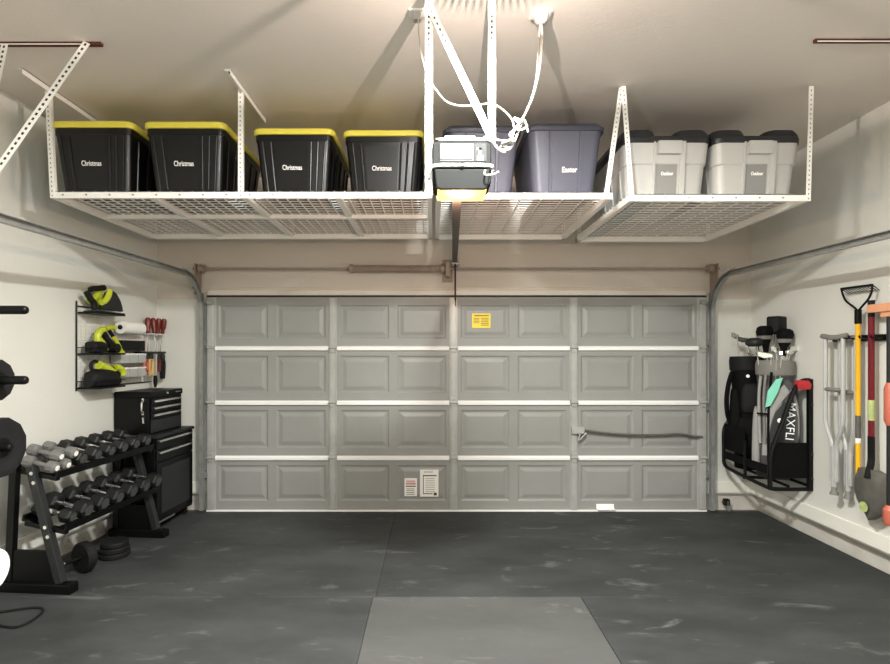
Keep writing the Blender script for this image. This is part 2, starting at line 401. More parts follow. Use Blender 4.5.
for sgn, xx in ((-1,-2.225),(1,2.685)):
    d = MB(); mt_ = Matrix.Translation((xx-.03*sgn,0,zt)) @ Matrix.Rotation(pi/2,4,'Y')
    d.lathe([(.02,-.028),(.04,-.026),(.034,-.02),(.034,.018),(.042,.024),(.02,.028)], 20, mt_); d.build('cable_drum', M['tan'], ts)
    e = MB(); e.box(xx+.014*sgn, xx+.024*sgn, -.05, .088, zt-.25, zt+.045); e.box(min(xx+.01*sgn,xx+.035*sgn), max(xx+.01*sgn,xx+.035*sgn), .08,.089, zt-.25, zt+.06)
    e.cyl((xx+.02*sgn,0,zt),(xx+.035*sgn,0,zt),.03,14)
    for zz in (zt-.1, zt-.19): e.cyl((xx+.03*sgn,-.06,zz),(xx+.03*sgn,.0,zz),.012,8)
    e.build('end_bracket', M['tan'], ts, bevel=.002)

# tracks
def track(xc, ylast, label, flip):
    t = thing('door_track', label, 'garage door track', (xc, 0, 0), 0, 'garage door tracks')
    zt = 2.235; yv = 4.965; R = .34
    path = [(yv, .02), (yv, 1.0), (yv, zt-R)] + [(yv-R+R*cos(radians(th)), zt-R+R*sin(radians(th))) for th in range(8, 90, 8)] + [(yv-R, zt), (3.5, zt-.012), (ylast, zt-.03)]
    m = MB(); prof = [(-.022,.018),(-.022,-.018),(.022,-.018),(.022,.018),(.018,.018),(.018,-.014),(-.018,-.014),(-.018,.018)]
    # channel opens towards the door roller side
    rings = []
    for i, (y, z) in enumerate(path):
        y0, z0 = path[max(i-1,0)]; y1, z1 = path[min(i+1,len(path)-1)]
        ty, tz = y1-y0, z1-z0; l = sqrt(ty*ty+tz*tz); ty /= l; tz /= l
        ny, nz = -tz, ty    # normal
        rings.append([(b*flip, y+ny*a, z+nz*a) for a, b in prof])
    m.loft(rings); m.build('rail', M['galv'], t, smooth=40)
    for zz in (.35, 1.0, 1.62):
        br = MB(); br.box(-.005 if flip>0 else -.07, .07 if flip>0 else .005, yv+.026, YB-.001, zz-.03, zz+.03)
        br.build('jamb_bracket', M['galv'], t, smooth=0, bevel=.002)
    an = MB(); s = 1 if flip>0 else -1
    an.box(-.018, -.014, yv+.025, YB-.002, .16, 2.1) if s>0 else an.box(.014,.018,yv+.025,YB-.002,.16,2.1)
    an.build('angle_strip', M['galv'], t, smooth=0)
    sm = MB(); xs_ = -.022*s
    pts = []
    for th in range(0, 91, 10): pts.append((xs_, yv-R+(R+.045)*cos(radians(th)), zt-R+(R+.045)*sin(radians(th))))
    sm.tube(pts, .005, 6); sm.build('outer_flange', M['galv'], t)
    return t
track(-2.198, 2.0, 'galvanised garage door track curving back along the left wall', 1)
track(2.672, 2.0, 'galvanised garage door track curving back along the right wall', -1)

# slotted angle
def slotted(mb, p, q, w, side, m_hole=1, pitch=.032, thick=.003, flange=True, hr=.0055):
    """flat strip from p to q facing 'side', with a flange, dark punched holes"""
    p = Vector(p); q = Vector(q); d = (q-p); L = d.length; d.normalize(); s = Vector(side).normalized()
    a = d.cross(s).normalized(); s = a.cross(d).normalized()
    mb.bar(p, q, w, thick, up=s)
    if flange:
        off = a*(w/2); mb.bar(p+off-s*w*.4, q+off-s*w*.4, thick, w*.8, up=s)
    n = int(L/pitch)
    for i in range(n):
        c = p + d*(pitch*(i+.5)) + s*(thick/2)
        A = d*hr*1.4; B = a*hr
        mb.add([c-A-B+s*.0006, c+A-B+s*.0006, c+A+B+s*.0006, c-A+B+s*.0006], [(0,1,2,3)], m_hole)

# track hangers
th = thing('track_hanger_brace', 'white perforated steel braces hanging the left door track from a red-brown ceiling strip', 'track hanger', (-2.1, 2.86, H))
o_ = Vector((-2.1, 2.86, H))
def loc(v): return Vector(v) - o_
m = MB(); m.box(-.75, .285, -.012, .012, -.016, 0); m.box(-.5,.2,-.014,-.0115,-.0165,-.011,1); m.build('ceiling_strip', [M['rust'], M['white']], th, smooth=0)
m = MB(); slotted(m, loc((-1.885,2.84,H-.01)), loc((-2.30,2.58,2.23)), .036, (.2,-1,.2)); m.build('diagonal_brace', [M['white'], M['hole']], th, smooth=0)
m = MB(); slotted(m, loc((-2.342,2.85,H-.015)), loc((-2.33,2.62,2.23)), .036, (0,-1,0)); m.build('vertical_brace', [M['white'], M['hole']], th, smooth=0)
th = thing('track_hanger_strip', 'dark ceiling strip with a white edge at the right, over the right door track', 'track hanger', (2.45, 2.83, H))
m = MB(); m.box(-.37, .5, -.01, .01, -.016, 0); m.box(-.36,.5,-.012,-.0095,-.018,-.012,1); m.build('ceiling_strip', [M['rust'], M['white']], th, smooth=0)
m = MB(); slotted(m, (.32,0,-.015), (.24,-.4,H*-1+3.23-1.02), .036, (0,-1,0)); m.build('vertical_brace', [M['white'], M['hole']], th, smooth=0)

# ------------------------------------------------------------------ overhead racks
def rack(x0, x1, y0, y1, zt, label, cross, mid, posts, brackets, xw, yw):
    t = thing('overhead_storage_rack', label, 'storage rack', ((x0+x1)/2, y0, zt), 0, 'ceiling racks')
    hw = (x1-x0)/2; D = y1-y0; bh = .044; bw = .03
    def bm_(name, *a):
        m = MB(); m.box(*a); return m
    m = MB(); m.box(-hw, hw, 0, .004, -bh, 0); m.box(-hw, hw, 0, bw, -.004, 0)
    k = int(2*hw/.15)
    for i in range(k): m.cyl((-hw+.08+i*.15, 0, -.022), (-hw+.08+i*.15, -.004, -.022), .006, 6, 1)
    m.build('front_beam', [M['white'], M['galv']], t, smooth=0)
    m = MB(); m.box(-hw, hw, D-.03, D, -bh, 0); m.build('back_beam', M['white'], t, smooth=0)
    for s in (-1, 1):
        m = MB(); x = s*hw; m.box(min(x, x-s*.03), max(x, x-s*.03), 0.005, D, -bh, -.001); m.build('side_beam', M['white'], t, smooth=0)
    for x in cross:
        m = MB(); m.box(x-.02, x+.02, .03, D-.03, -.03, -.006); m.build('cross_beam', M['white'], t, smooth=0)
    for y in mid:
        m = MB(); m.box(-hw+.03, hw-.03, y-.018, y+.018, -.034, -.004); m.build('cross_beam', M['white'], t, smooth=0)
    m = MB(); r = .0045; nx = max(1, int(round(2*hw/xw))); ny = int(round(D/yw))
    for i in range(1, nx): x = -hw + 2*hw*i/nx; m.box(x-r, x+r, .004, D-.004, -.003, .003)
    for i in range(1, ny): y = D*i/ny; m.box(-hw+.004, hw-.004, y-r, y+r, .003, .009)
    m.build('wire_deck', M['wire'], t, smooth=0)
    for (x, y, tx, ty) in posts:
        m = MB(); slotted(m, (x, y, -bh), (tx, ty, H-zt-.004), .03, (0,-1,0), pitch=.03, hr=.003)
        m.build('post', [M['white'], M['hole']], t, smooth=0)
    for (x, ya, yb) in brackets:
        m = MB(); m.box(x-.02, x+.02, ya, yb, H-zt-.004, H-zt-.0005); m.box(x+.017, x+.02, ya, yb, H-zt-.035, H-zt-.0005)
        nn = int((yb-ya)/.035)
        for i in range(nn):
            yy = ya+.02+i*.035; m.add([(x-.005,yy,H-zt-.0046),(x+.005,yy,H-zt-.0046),(x+.005,yy+.014,H-zt-.0046),(x-.005,yy+.014,H-zt-.0046)], [(0,1,2,3)], 1)
        m.build('ceiling_bracket', [M['white'], M['hole']], t, smooth=0)
    return t
Z0 = 2.562
LX = lambda X: X + 1.22
rack(-2.45, 0.0, 3.34, 4.56, Z0, 'long white overhead wire rack at the left holding four black bins', [-.61, 0, .61], [.56],
     [(-1.21,-.003,-1.245,-.003),(-.005,-.003,-.005,-.003),(1.205,-.003,1.2,-.003),(-1.2,1.19,-1.2,1.19),(0,1.19,0,1.19),(1.2,1.19,1.2,1.19)],
     [(-1.245,-.23,.45),(-.005,-.21,.45)], .07, .06)
rack(.03, 1.16, 3.34, 4.56, Z0-.006, 'small white overhead wire rack in the middle holding two slate blue bins', [], [],
     [(.52,-.003,.62,-.003),(-.55,1.19,-.55,1.19),(.55,1.19,.55,1.19)], [], .14, .055)
rack(1.26, 2.41, 3.32, 4.56, Z0-.025, 'white overhead wire rack at the right holding two grey bins', [], [],
     [(-.56,-.003,-.615,-.003),(.565,-.003,.585,-.003),(-.56,1.19,-.56,1.19),(.56,1.19,.56,1.19)], [], .12, .065)

# ------------------------------------------------------------------ totes
def tote_black():
    t = thing('storage_tote', '', 'storage bin')
    w, d, h = .515, .76, .375
    m = MB()
    S = lambda z: .85 + .115*(z/(h*.86))
    rings = [ring(w*.83, d*.87, .035, 0)]
    for z in (.008, .05, h*.3, h*.6, h*.86): rings.append(ring(w*S(z), d*(S(z)+.02), .04, z))
    rings += [ring(w*.985, d*.99, .04, h*.865), ring(w*.99, d*.995, .04, h*.965), ring(w*.96, d*.97, .035, h*.97)]
    m.loft(rings)
    def fy(z): return -d*(S(z)+.02)/2
    for u, wd in ((-.30,.016),(.235,.014),(.325,.014),(.42,.012),(-.41,.012)):
        za, zb = .02, h*.84
        m.tube([(u*w*S(za)*.97, fy(za)+.0, za), (u*w*S(zb), fy(zb)+.0, zb)], wd*.5, 8)
    for s in (-1, 1):
        for vv in (-.36,-.2, 0, .2,.36):
            za, zb = .02, h*.84
            m.tube([(s*w*S(za)/2, vv*d*.9, za), (s*w*S(zb)/2, vv*d, zb)], .007, 6)
    # centre panel between the ribs
    za, zb = .03, h*.8
    m.loft([[( -.24*w*.87, fy(za)-.001, za), (.19*w*.87, fy(za)-.001, za), (.19*w*.87, fy(za)+.02, za), (-.24*w*.87, fy(za)+.02, za)],
            [( -.25*w*.95, fy(zb)-.003, zb), (.2*w*.95, fy(zb)-.003, zb), (.2*w*.95, fy(zb)+.02, zb), (-.25*w*.95, fy(zb)+.02, zb)]])
    m.build('tub', M['totek'], t)
    l = MB()
    l.loft([ring(w*1.0, d*1.0, .045, h*.955), ring(w*1.035, d*1.02, .05, h*.96), ring(w*1.04, d*1.025, .05, h*1.035), ring(w*1.02, d*1.01, .05, h*1.055), ring(w*.9, d*.93, .04, h*1.058), ring(w*.88, d*.91, .04, h*1.03)])
    l.build('lid', M['yellow'], t)
    tilt = atan((fy(0)-fy(h*.86))/(h*.86))
    z = h*.43
    lettering('lettering', 'Christmas', .042, M['ink'], t, (-.012*1, fy(z)-.0055, z), (pi/2+tilt*1.0, 0, 0), offset=.0004, fit=.128)
    return t
def put(o, first, label, loc, scale=(1,1,1), group=None, rz=0):
    if first: o.location = loc; o.scale = scale; o['label'] = label; o['group'] = group; o.rotation_euler = (0,0,rz); return o
    return dup(o, label, loc, rz=rz, group=group, scale=scale)
G = 'black bins with yellow lids'
zb = Z0 + .010
tb = tote_black()
blk = [(-2.20, 3.355, 1.13, 'black storage bin with yellow lid, leftmost on the left overhead rack'),
       (-1.60, 3.355, 1.12, 'black storage bin with yellow lid, second from the left on the left overhead rack'),
       (-.908, 3.40, 1.06, 'black storage bin with yellow lid just right of the rack post'),
       (-.318, 3.40, 1.03, 'black storage bin with yellow lid nearest the garage door opener')]
for i, (x, y, sz, lb) in enumerate(blk):
    put(tb, i == 0, lb, (x, y+.38, zb), (1,1,sz), G)

def tote_blue():
    t = thing('storage_tote', '', 'storage bin'); w, d, h = .50, .72, .43
    m = MB(); S = lambda z: .80 + .17*z/(h*.9)
    rings = [ring(w*.79, d*.83, .05, 0)]
    for z in (.01, h*.3, h*.6, h*.9): rings.append(ring(w*S(z), d*(S(z)+.03), .055, z))
    m.loft(rings)
    fy = lambda z: -d*(S(z)+.03)/2
    for s in (-1, 1):
        za, zb_ = .012, h*.88
        m.loft([[(s*.23*w*.82-.012, fy(za)+.002, za), (s*.23*w*.82+.012, fy(za)+.002, za), (s*.23*w*.82+.008, fy(za)-.008, za), (s*.23*w*.82-.008, fy(za)-.008, za)],
                [(s*.2*w-.012, fy(zb_)+.002, zb_), (s*.2*w+.012, fy(zb_)+.002, zb_), (s*.2*w+.008, fy(zb_)-.008, zb_), (s*.2*w-.008, fy(zb_)-.008, zb_)]])
    m.build('tub', M['blue'], t)
    l = MB(); l.loft([ring(w*.98, d*.985, .06, h*.885), ring(w*1.035, d*1.02, .06, h*.89), ring(w*1.045, d*1.03, .06, h*.94), ring(w*1.0, d*1.0, .06, h*.965), ring(w*.95, d*.96, .055, h*1.0), ring(w*.9, d*.93, .05, h*1.01), ring(w*.86, d*.9, .05, h*.985)])
    l.build('lid', M['blued'], t)
    z = h*.36
    tilt = atan((fy(0)-fy(h*.9))/(h*.9))
    lettering('lettering', 'Easter', .045, M['ink'], t, (.03, fy(z)-.0015, z), (pi/2+tilt, 0, 0), offset=.001, fit=.1)
    return t
G = 'slate blue bins'
tb = tote_blue(); zc = Z0 + .004
put(tb, True, 'slate blue storage bin to the right of the garage door opener', (.878, 3.40+.36, zc), (1,1,1.08), G)
put(tb, False, 'slate blue storage bin behind the garage door opener', (.332, 3.42+.36, zc), (1,1,1.07), G)

def tote_grey():
    t = thing('storage_tote', '', 'storage bin'); w, d, h = .56, .80, .40
    m = MB(); S = lambda z: .89 + .085*z/(h*.85)
    S2 = lambda z: .89 + .09*z/(h*.85)
    def rr(z, e=0): 
        return ring(w*(S(z))+e, d*(S(z)+.02)+e, .06, z, 6)
    m.loft([ring(w*.82, d*.85, .055, 0, 6), rr(.01), rr(h*.3), rr(h*.5), rr(h*.52, .012), rr(h*.7, .014), rr(h*.9, .014)])
    fy = lambda z: -d*(S(z)+.02)/2
    # raised handle block and side pilasters, recessed name panel between
    def blk_(x0, x1, z0, z1, out, mi=0):
        m.loft([[(x0, fy(z0)+.03, z0), (x1, fy(z0)+.03, z0), (x1-.006, fy(z0)-out, z0), (x0+.006, fy(z0)-out, z0)],
                [(x0, fy(z1)+.03, z1), (x1, fy(z1)+.03, z1), (x1-.006, fy(z1)-out, z1), (x0+.006, fy(z1)-out, z1)]], mi)
    blk_(-.075, .085, h*.66, h*.86, .03)
    blk_(.07, .115, .012, h*.86, .02); blk_(-.1, -.075, .012, h*.86, .012)
    blk_(-.075, .07, .012, h*.66, .003, 1)
    for s in (-1,1):
        for vv in (-.3,-.1,.1,.3):
            z0, z1 = .012, h*.5
            m.bar((s*w*S(z0)/2, vv*d, z0), (s*w*S(z1)/2, vv*d, z1), .05, .012, up=(1,0,0))
    m.build('tub', [M['gtote'], M['gtoted']], t)
    l = MB()
    l.loft([ring(w*.98, d*.98, .06, h*.84, 6), ring(w*1.035, d*1.02, .07, h*.845, 6), ring(w*1.04, d*1.025, .07, h*.925, 6), ring(w*1.0, d*1.0, .07, h*.96, 6), ring(w*.8, d*.9, .06, h*.965, 6)])
    for s in (-1, 1):
        cx_ = s*.178
        l.loft([ring(.23, d*1.0, .06, h*.93, 5, cx_*1.0), ring(.22, d*.99, .06, h*1.0, 5, cx_*.99), ring(.2, d*.95, .06, h*1.075, 5, cx_*.97), ring(.15, d*.9, .05, h*1.09, 5, cx_*.97)])
    for s in (-1, 1):
        l.box(s*.26, s*.288, -.09, .09, h*.84, h*.9) if s > 0 else l.box(-.288, -.26, -.09, .09, h*.84, h*.9)
    l.build('lid', M['klid'], t)
    z = h*.36
    lettering('lettering', 'Outdoor', .032, M['ink'], t, (0, fy(z)-.006, z), (pi/2+.1, 0, 0), offset=.001, fit=.08)
    return t
G = 'light grey bins with black lids'
tg = tote_grey(); zg = Z0 - .025 + .010
put(tg, True, 'light grey storage bin with black lid, left one on the right overhead rack', (1.53, 3.37+.40, zg), (1,1,1), G)
put(tg, False, 'light grey storage bin with black lid, right one on the right overhead rack', (2.116, 3.37+.40, zg), (1,1,1), G)

# ------------------------------------------------------------------ opener
op = thing('garage_door_opener', 'grey garage door opener hung from the ceiling on white perforated straps', 'garage door opener', (.138, 2.4, 2.27))
hw = .138
m = MB()
def rxz(wd, z0, z1, r, y): return [(x, y, (z0+z1)/2+zz) for x, zz in rrect(wd, z1-z0, r, 4)]
m.loft([rxz(.262, .03, .232, .02, .0), rxz(.272, .026, .236, .024, .006), rxz(.276, .026, .238, .024, .15), rxz(.26, .03, .23, .02, .165)])
m.build('housing', M['housing'], op)
m = MB(); m.loft([[(x*(1 if z>.0 else .92), y, z) for x, z in ((-.128,.098),(-.118,.012),(-.1,.004),(.1,.004),(.118,.012),(.128,.098))] for y in (-.022, -.004)])
m.build('light_cover', M['housing'], op, smooth=0, bevel=.006)
m = MB(); m.loft([[(x, y, z) for x, z in ((-.14,.104),(-.14,.116),(-.1,.122),(.1,.122),(.14,.116),(.14,.104),(.1,.11),(-.1,.11))] for y in (-.026, .01)])
m.build('trim_band', M['white'], op, smooth=0)
m = MB(); m.cyl((0,-.034,.112),(0,-.024,.112),.008,12); m.build('latch_screw', M['hole'], op)
m = MB(); m.box(-.112, .112, -.012, .02, .001, .012); m.box(-.112,.112,.02,.15,.001,.014); m.build('light_lens', M['lens'], op, smooth=0)
m = MB(); m.box(-.105,.115,-.003,0.001,.134,.224)
m.box(-.10,.055,-.0045,-.002,.142,.22,4)
for (a0,a1,b0,b1,mi) in [(-.095,-.035,.204,.215,2),(-.09,-.02,.184,.191,2),(-.095,-.03,.176,.182,2),(-.095,-.02,.166,.172,2),(-.09,-.04,.157,.163,2),(-.1,.05,.144,.152,3),(-.012,-.009,.156,.22,2),
    (-.002,.045,.2,.206,2),(.0,.04,.186,.19,2),(.0,.045,.178,.182,2),(0,.03,.168,.171,2),(.06,.113,.14,.222,3),(.07,.1,.142,.166,1),(.066,.09,.19,.2,1),(.078,.09,.166,.2,1)]:
    m.box(a0,a1,-.0058 if mi!=3 else -.005,-.003,b0,b1,mi)
m.build('instruction_label', [M['housing'], M['labelgrey'], M['inkk'], M['blackm'], M['labelgrey']], op, smooth=0)
m = MB(); m.box(-.12,.12,.0,.04,.238,.248); m.box(-.08,.06,.0,.03,.248,.258); m.box(-.123,-.108,-.004,.01,.236,.246,1); m.build('top_plate', [M['white'], M['hole']], op, smooth=0, bevel=.002)
zc_ = H-2.27
m = MB(); slotted(m, (-.153,.02,.0), (-.153,.02,zc_), .034, (0,-1,0), pitch=.026, hr=.0042); m.build('strap', [M['strap'], M['hole']], op, smooth=0)
m = MB(); slotted(m, (.14,.02,.238), (.14,.02,zc_), .034, (0,-1,0), pitch=.026, hr=.0042); m.build('strap', [M['strap'], M['hole']], op, smooth=0)
m = MB(); slotted(m, (.138,.014,.255), (-.15,.014,.86), .034, (0,-1,0), pitch=.03, hr=.0042); m.build('strap', [M['strap'], M['hole']], op, smooth=0)
# rail to the door header, in opener space
ra = Vector((-.012,.16,.035)); rb = Vector((.082, 2.56, .135))
m = MB(); m.bar(ra, rb, .04, .034); m.bar(ra+Vector((-.022,0,-.015)), rb+Vector((-.022,0,-.015)), .01, .01); m.build('rail', M['railbrown'], op, smooth=0)
m = MB(); m.box(.05,.115,2.55,2.648,.08,.15); m.cyl((.045,2.56,.105),(.12,2.56,.105),.022,12); m.build('header_bracket', M['galv'], op, bevel=.003)
m = MB(); m.tube([(.083,2.545,.1),(.084,2.56,-.1),(.084,2.555,-.25)], .008, 8); m.tube([(.084,2.555,-.25),(.085,2.55,-.30)], .004, 6); m.build('door_arm', M['darkcord'], op)
m = MB(); m.tube(smooth_path([(.105,-.03,.09),(.1,-.045,.065),(.115,-.05,.06),(.14,-.045,.065),(.165,-.04,.078)]), .0035, 6); m.build('pull_hook', M['cord'], op)

# outlet and cords
ot = thing('ceiling_outlet', 'white ceiling outlet with a cord plugged in, right of the perforated straps', 'outlet', (.548, 2.615, H))
m = MB(); m.box(-.05,.05,-.035,.035,-.008,0); m.build('cover_plate', M['white'], ot, bevel=.002)
m = MB(); m.loft([ring(.07,.045,.012,-.008,3), ring(.06,.04,.012,-.04,3), ring(.03,.03,.01,-.055,3)]); m.build('plug', M['cord'], ot)
ot = thing('ceiling_outlet', 'small white ceiling outlet just left of the left perforated strap', 'outlet', (-.075, 2.6, H))
m = MB(); m.box(-.04,.04,-.03,.03,-.008,0); m.build('cover_plate', M['white'], ot, bevel=.002)
m = MB(); m.loft([ring(.04,.04,.01,-.008,3), ring(.035,.035,.01,-.045,3)]); m.build('plug', M['cord'], ot)
def cordpts(L): return smooth_path([P(x, y, Y) for x, y, Y in L], 6)
m = MB()
c1 = [(541,21,2.62),(542,40,2.56),(539,70,2.5),(533,95,2.47),(528,108,2.45),(522,122,2.44),(517,135,2.43),(512,146,2.42),(505,152,2.41),(497,148,2.40),(493,142,2.41),(486,140,2.42)]
m.tube(cordpts(c1), .006, 7)
m.tube(cordpts([(540,22,2.62),(538,55,2.55),(536,80,2.49),(531,100,2.46),(526,112,2.43),(519,124,2.42)]), .0045, 6)
m.tube(cordpts([(519,124,2.42),(514,118,2.42),(522,121,2.41),(527,126,2.42),(521,130,2.41),(516,128,2.42),(524,120,2.40),(528,132,2.42)]), .005, 6)
m.tube(cordpts([(521,126,2.42),(510,134,2.41),(514,141,2.41),(503,145,2.41),(510,149,2.4),(500,150,2.41),(503,143,2.4),(512,140,2.4)]), .0055, 6)
tag(m.build('extension_wire', M['cord']), 'bunched white power cord dropping from the ceiling outlet to the opener', 'power cord')
m = MB()
m.tube(cordpts([(418,14,2.60),(420,45,2.50),(427,75,2.38),(436,90,2.36),(447,102,2.36),(462,106,2.36),(478,105,2.36),(492,104,2.36),(503,110,2.37),(512,120,2.38),(514,132,2.38),(509,140,2.385),(498,140,2.385),(488,138,2.39),(484,137,2.41)]), .004, 7)
tag(m.build('thin_wire', M['cord']), 'thin white wire looping round the straps above the opener', 'wire')

# ------------------------------------------------------------------ dumbbell rack (local: x out of the left wall, y along it)
RX, RY = -2.762, 3.345
MW = Matrix.Translation((RX, RY, 0)) @ Matrix.Rotation(LROT, 4, 'Z')
def W(x, y, z): return MW @ Vector((x, y, z))
dr = thing('dumbbell_rack', 'black two-tier dumbbell rack standing along the left wall', 'dumbbell rack', (RX, RY, 0), LROT)
RL = 1.0
for y in (0.0, RL):
    m = MB(); m.bar((0.0,y,.03),(.49,y,.03),.075,.06); m.build('foot', M['black'], dr, smooth=0, bevel=.006)
    m = MB(); m.bar((.40,y,.06),(.20,y,.80),.05,.05, up=(0,1,0)); m.build('upright', M['darkgrey'], dr, smooth=0, bevel=.004)
    m = MB(); m.bar((.05,y,.06),(.09,y,.86),.05,.04, up=(0,1,0)); m.build('upright', M['black'], dr, smooth=0, bevel=.004)
    m = MB(); m.prism([(.06,.06),(.38,.06),(.325,.26),(.09,.26)], Matrix.Translation((0,y+.012,0)) @ Matrix.Rotation(pi/2,4,'X'), .024); m.build('gusset', M['black'], dr, smooth=0)
    m = MB()
    for zz, xx in ((.36,.335),(.42,.318),(.7,.24),(.76,.225)): m.cyl((xx,y-.034,zz),(xx,y-.024,zz),.012,10)
    m.build('bolt', M['chrome'], dr)
def tray(zf, xf, zb_, xb):
    m = MB()
    m.bar((xf, .0, zf), (xf, RL, zf), .07, .012, up=(.25,0,1)); m.bar((xf+.034,0,zf+.012),(xf+.034,RL,zf+.012),.012,.045, up=(.25,0,1))
    m.bar((xb, .0, zb_), (xb, RL, zb_), .07, .012, up=(.25,0,1)); m.bar((xb-.034,0,zb_+.02),(xb-.034,RL,zb_+.02),.012,.04, up=(.25,0,1))
    m.build('tray', M['black'], dr, smooth=0)
    m = MB()
    for y in (.02, RL-.02):
        m = MB(); m.bar((xb-.03,y,zb_-.015),(xf+.03,y,zf-.015),.03,.03); m.build('tray_arm', M['black'], dr, smooth=0)
tray(.735, .335, .785, .115)
tray(.395, .395, .445, .175)

def dumbbell(hr, L, kind):
    t = thing('hex_dumbbell', '', 'dumbbell')
    hl = L*.30; Rm = Matrix.Rotation(pi/2,4,'Y')
    if kind == 'hex':
        MB().tube([(-L/2+hl*.8,0,0),(-L*.1,0,0),(0,0,0),(L*.1,0,0),(L/2-hl*.8,0,0)], [.012,.0145,.016,.0145,.012], 10).build('handle', M['chrome'], t)
        for s in (-1, 1):
            m = MB(); m.lathe([(hr*.72,-hl/2),(hr,-hl/2+.012),(hr,hl/2-.012),(hr*.74,hl/2)], 6, Matrix.Translation((s*(L/2-hl/2),0,0)) @ Rm @ Matrix.Rotation(pi/6,4,'Z'))
            for i, p in enumerate(m.f):
                pass
            h = m.build('head', M['rubberh'], t, smooth=0, bevel=.004)
            e = MB(); xx = s*(L/2); e.cyl((xx-s*.002,0,0),(xx+s*.0015,0,0),hr*.62,6); e.build('end_cap', M['hexend'], h, smooth=0)
    else:
        MB().tube([(-L/2+hl*.8,0,0),(0,0,0),(L/2-hl*.8,0,0)], [.014,.017,.014], 10).build('handle', M['iron'], t)
        for s in (-1, 1):
            m = MB(); m.lathe([(hr*.6,-hl/2),(hr*.95,-hl/2+.01),(hr,0),(hr*.95,hl/2-.012),(hr*.55,hl/2)], 10, Matrix.Translation((s*(L/2-hl/2),0,0)) @ Rm)
            h = m.build('head', M['iron'], t, smooth=25)
            e = MB(); xx = s*(L/2); e.cyl((xx-s*.002,0,0),(xx+s*.002,0,0),hr*.45,12); e.build('end_cap', M['paper'], h)
    return t
ORD = ['nearest the camera', 'second from the near end', 'third from the near end', 'fourth from the near end', 'fifth from the near end', 'sixth from the near end', 'farthest, beside the tool chest']
tilt = radians(12)
D0 = dumbbell(.056, .29, 'hex'); first = True
for i in range(6):
    p = W(.225, .235+.141*i, .83); lb = 'black hex dumbbell on the upper tray, ' + (ORD[i] if i < 5 else 'farthest, beside the tool chest'); lb = lb.replace('nearest the camera', 'next to the grey dumbbells')
    if first: D0.location = p; D0.rotation_euler = (0,tilt,LROT); D0['label'] = lb; D0['group'] = 'black hex dumbbells'; first = False
    else:
        s = 1.0; dup(D0, lb, p, rot=(0,tilt,LROT), group='black hex dumbbells')
D1 = dumbbell(.064, .31, 'hex')
for i in range(6):
    p = W(.29, .19+.155*i, .498); lb = 'black hex dumbbell on the lower tray, ' + (ORD[i] if i < 5 else 'farthest from the camera')
    lb = lb.replace('nearest the camera', 'nearest the chrome-handled one')
    if i == 0: D1.location = p; D1.rotation_euler = (0,tilt,LROT); D1['label'] = lb; D1['group'] = 'black hex dumbbells'
    else: dup(D1, lb, p, rot=(0,tilt,LROT), group='black hex dumbbells')
D2 = dumbbell(.05, .27, 'hex'); D2.location = W(.29, .075, .485); D2.rotation_euler = (0,tilt,LROT); D2['label'] = 'black dumbbell with bright chrome handle at the near end of the lower tray'; D2['group'] = 'black hex dumbbells'
D3 = dumbbell(.040, .23, 'cast'); G = 'small grey dumbbells'
gp = [((.245,.02,.808), 'small grey dumbbell, bottom of the pile, nearest the camera'), ((.245,.115,.808), 'small grey dumbbell, bottom of the pile, against the black ones'),
      ((.235,.068,.872), 'small grey dumbbell on top of the pile, nearer the camera'), ((.26,.16,.875), 'small grey dumbbell on top of the pile, farther from the camera')]
for i, (q, lb) in enumerate(gp):
    if i == 0: D3.location = W(*q); D3.rotation_euler = (0,tilt,LROT); D3['label'] = lb; D3['group'] = G
    else: dup(D3, lb, W(*q), rot=(0,tilt,LROT), group=G)

# under the rack
def wheel(p, r, wd, label):
    t = thing('ab_wheel', label, 'exercise wheel', p, LROT-.35)
    mt_ = Matrix.Translation((0,0,r)) @ Matrix.Rotation(pi/2,4,'X')
    MB().lathe([(r*.55,-wd/2),(r*.92,-wd/2),(r,-wd/3),(r,wd/3),(r*.92,wd/2),(r*.55,wd/2)], 28, mt_).build('tyre', M['blackm'], t)
    MB().lathe([(.012,-wd*.35),(r*.56,-wd*.35),(r*.56,wd*.35),(.012,wd*.35)], 24, mt_).build('hub', M['darkgrey'], t)
    MB().cyl((0,-.13,r),(0,.1,r),.014,12).build('handle', M['black'], t)
    MB().cyl((0,-.138,r),(0,-.129,r),.012,12).build('axle_cap', M['chrome'], t)
wheel((-2.42, 3.62, 0), .105, .06, 'black exercise wheel standing on the floor under the near end of the rack')
def stackplate(r, z, label):
    t = MB().lathe([(.02,0),(r*.94,0),(r,.008),(r,.03),(r*.94,.038),(r*.7,.034),(.02,.034)], 28).build('weight_plate', M['blackm'])
    t.location = (-2.38, 3.9, z); tag(t, label, 'weight plate', 'plates stacked under the rack')
stackplate(.105, 0.001, 'small black weight plate lying on the floor under the rack, bottom of three')
stackplate(.10, .040, 'small black weight plate under the rack, middle of the stack of three')
stackplate(.094, .079, 'small black weight plate under the rack, top of the stack of three')

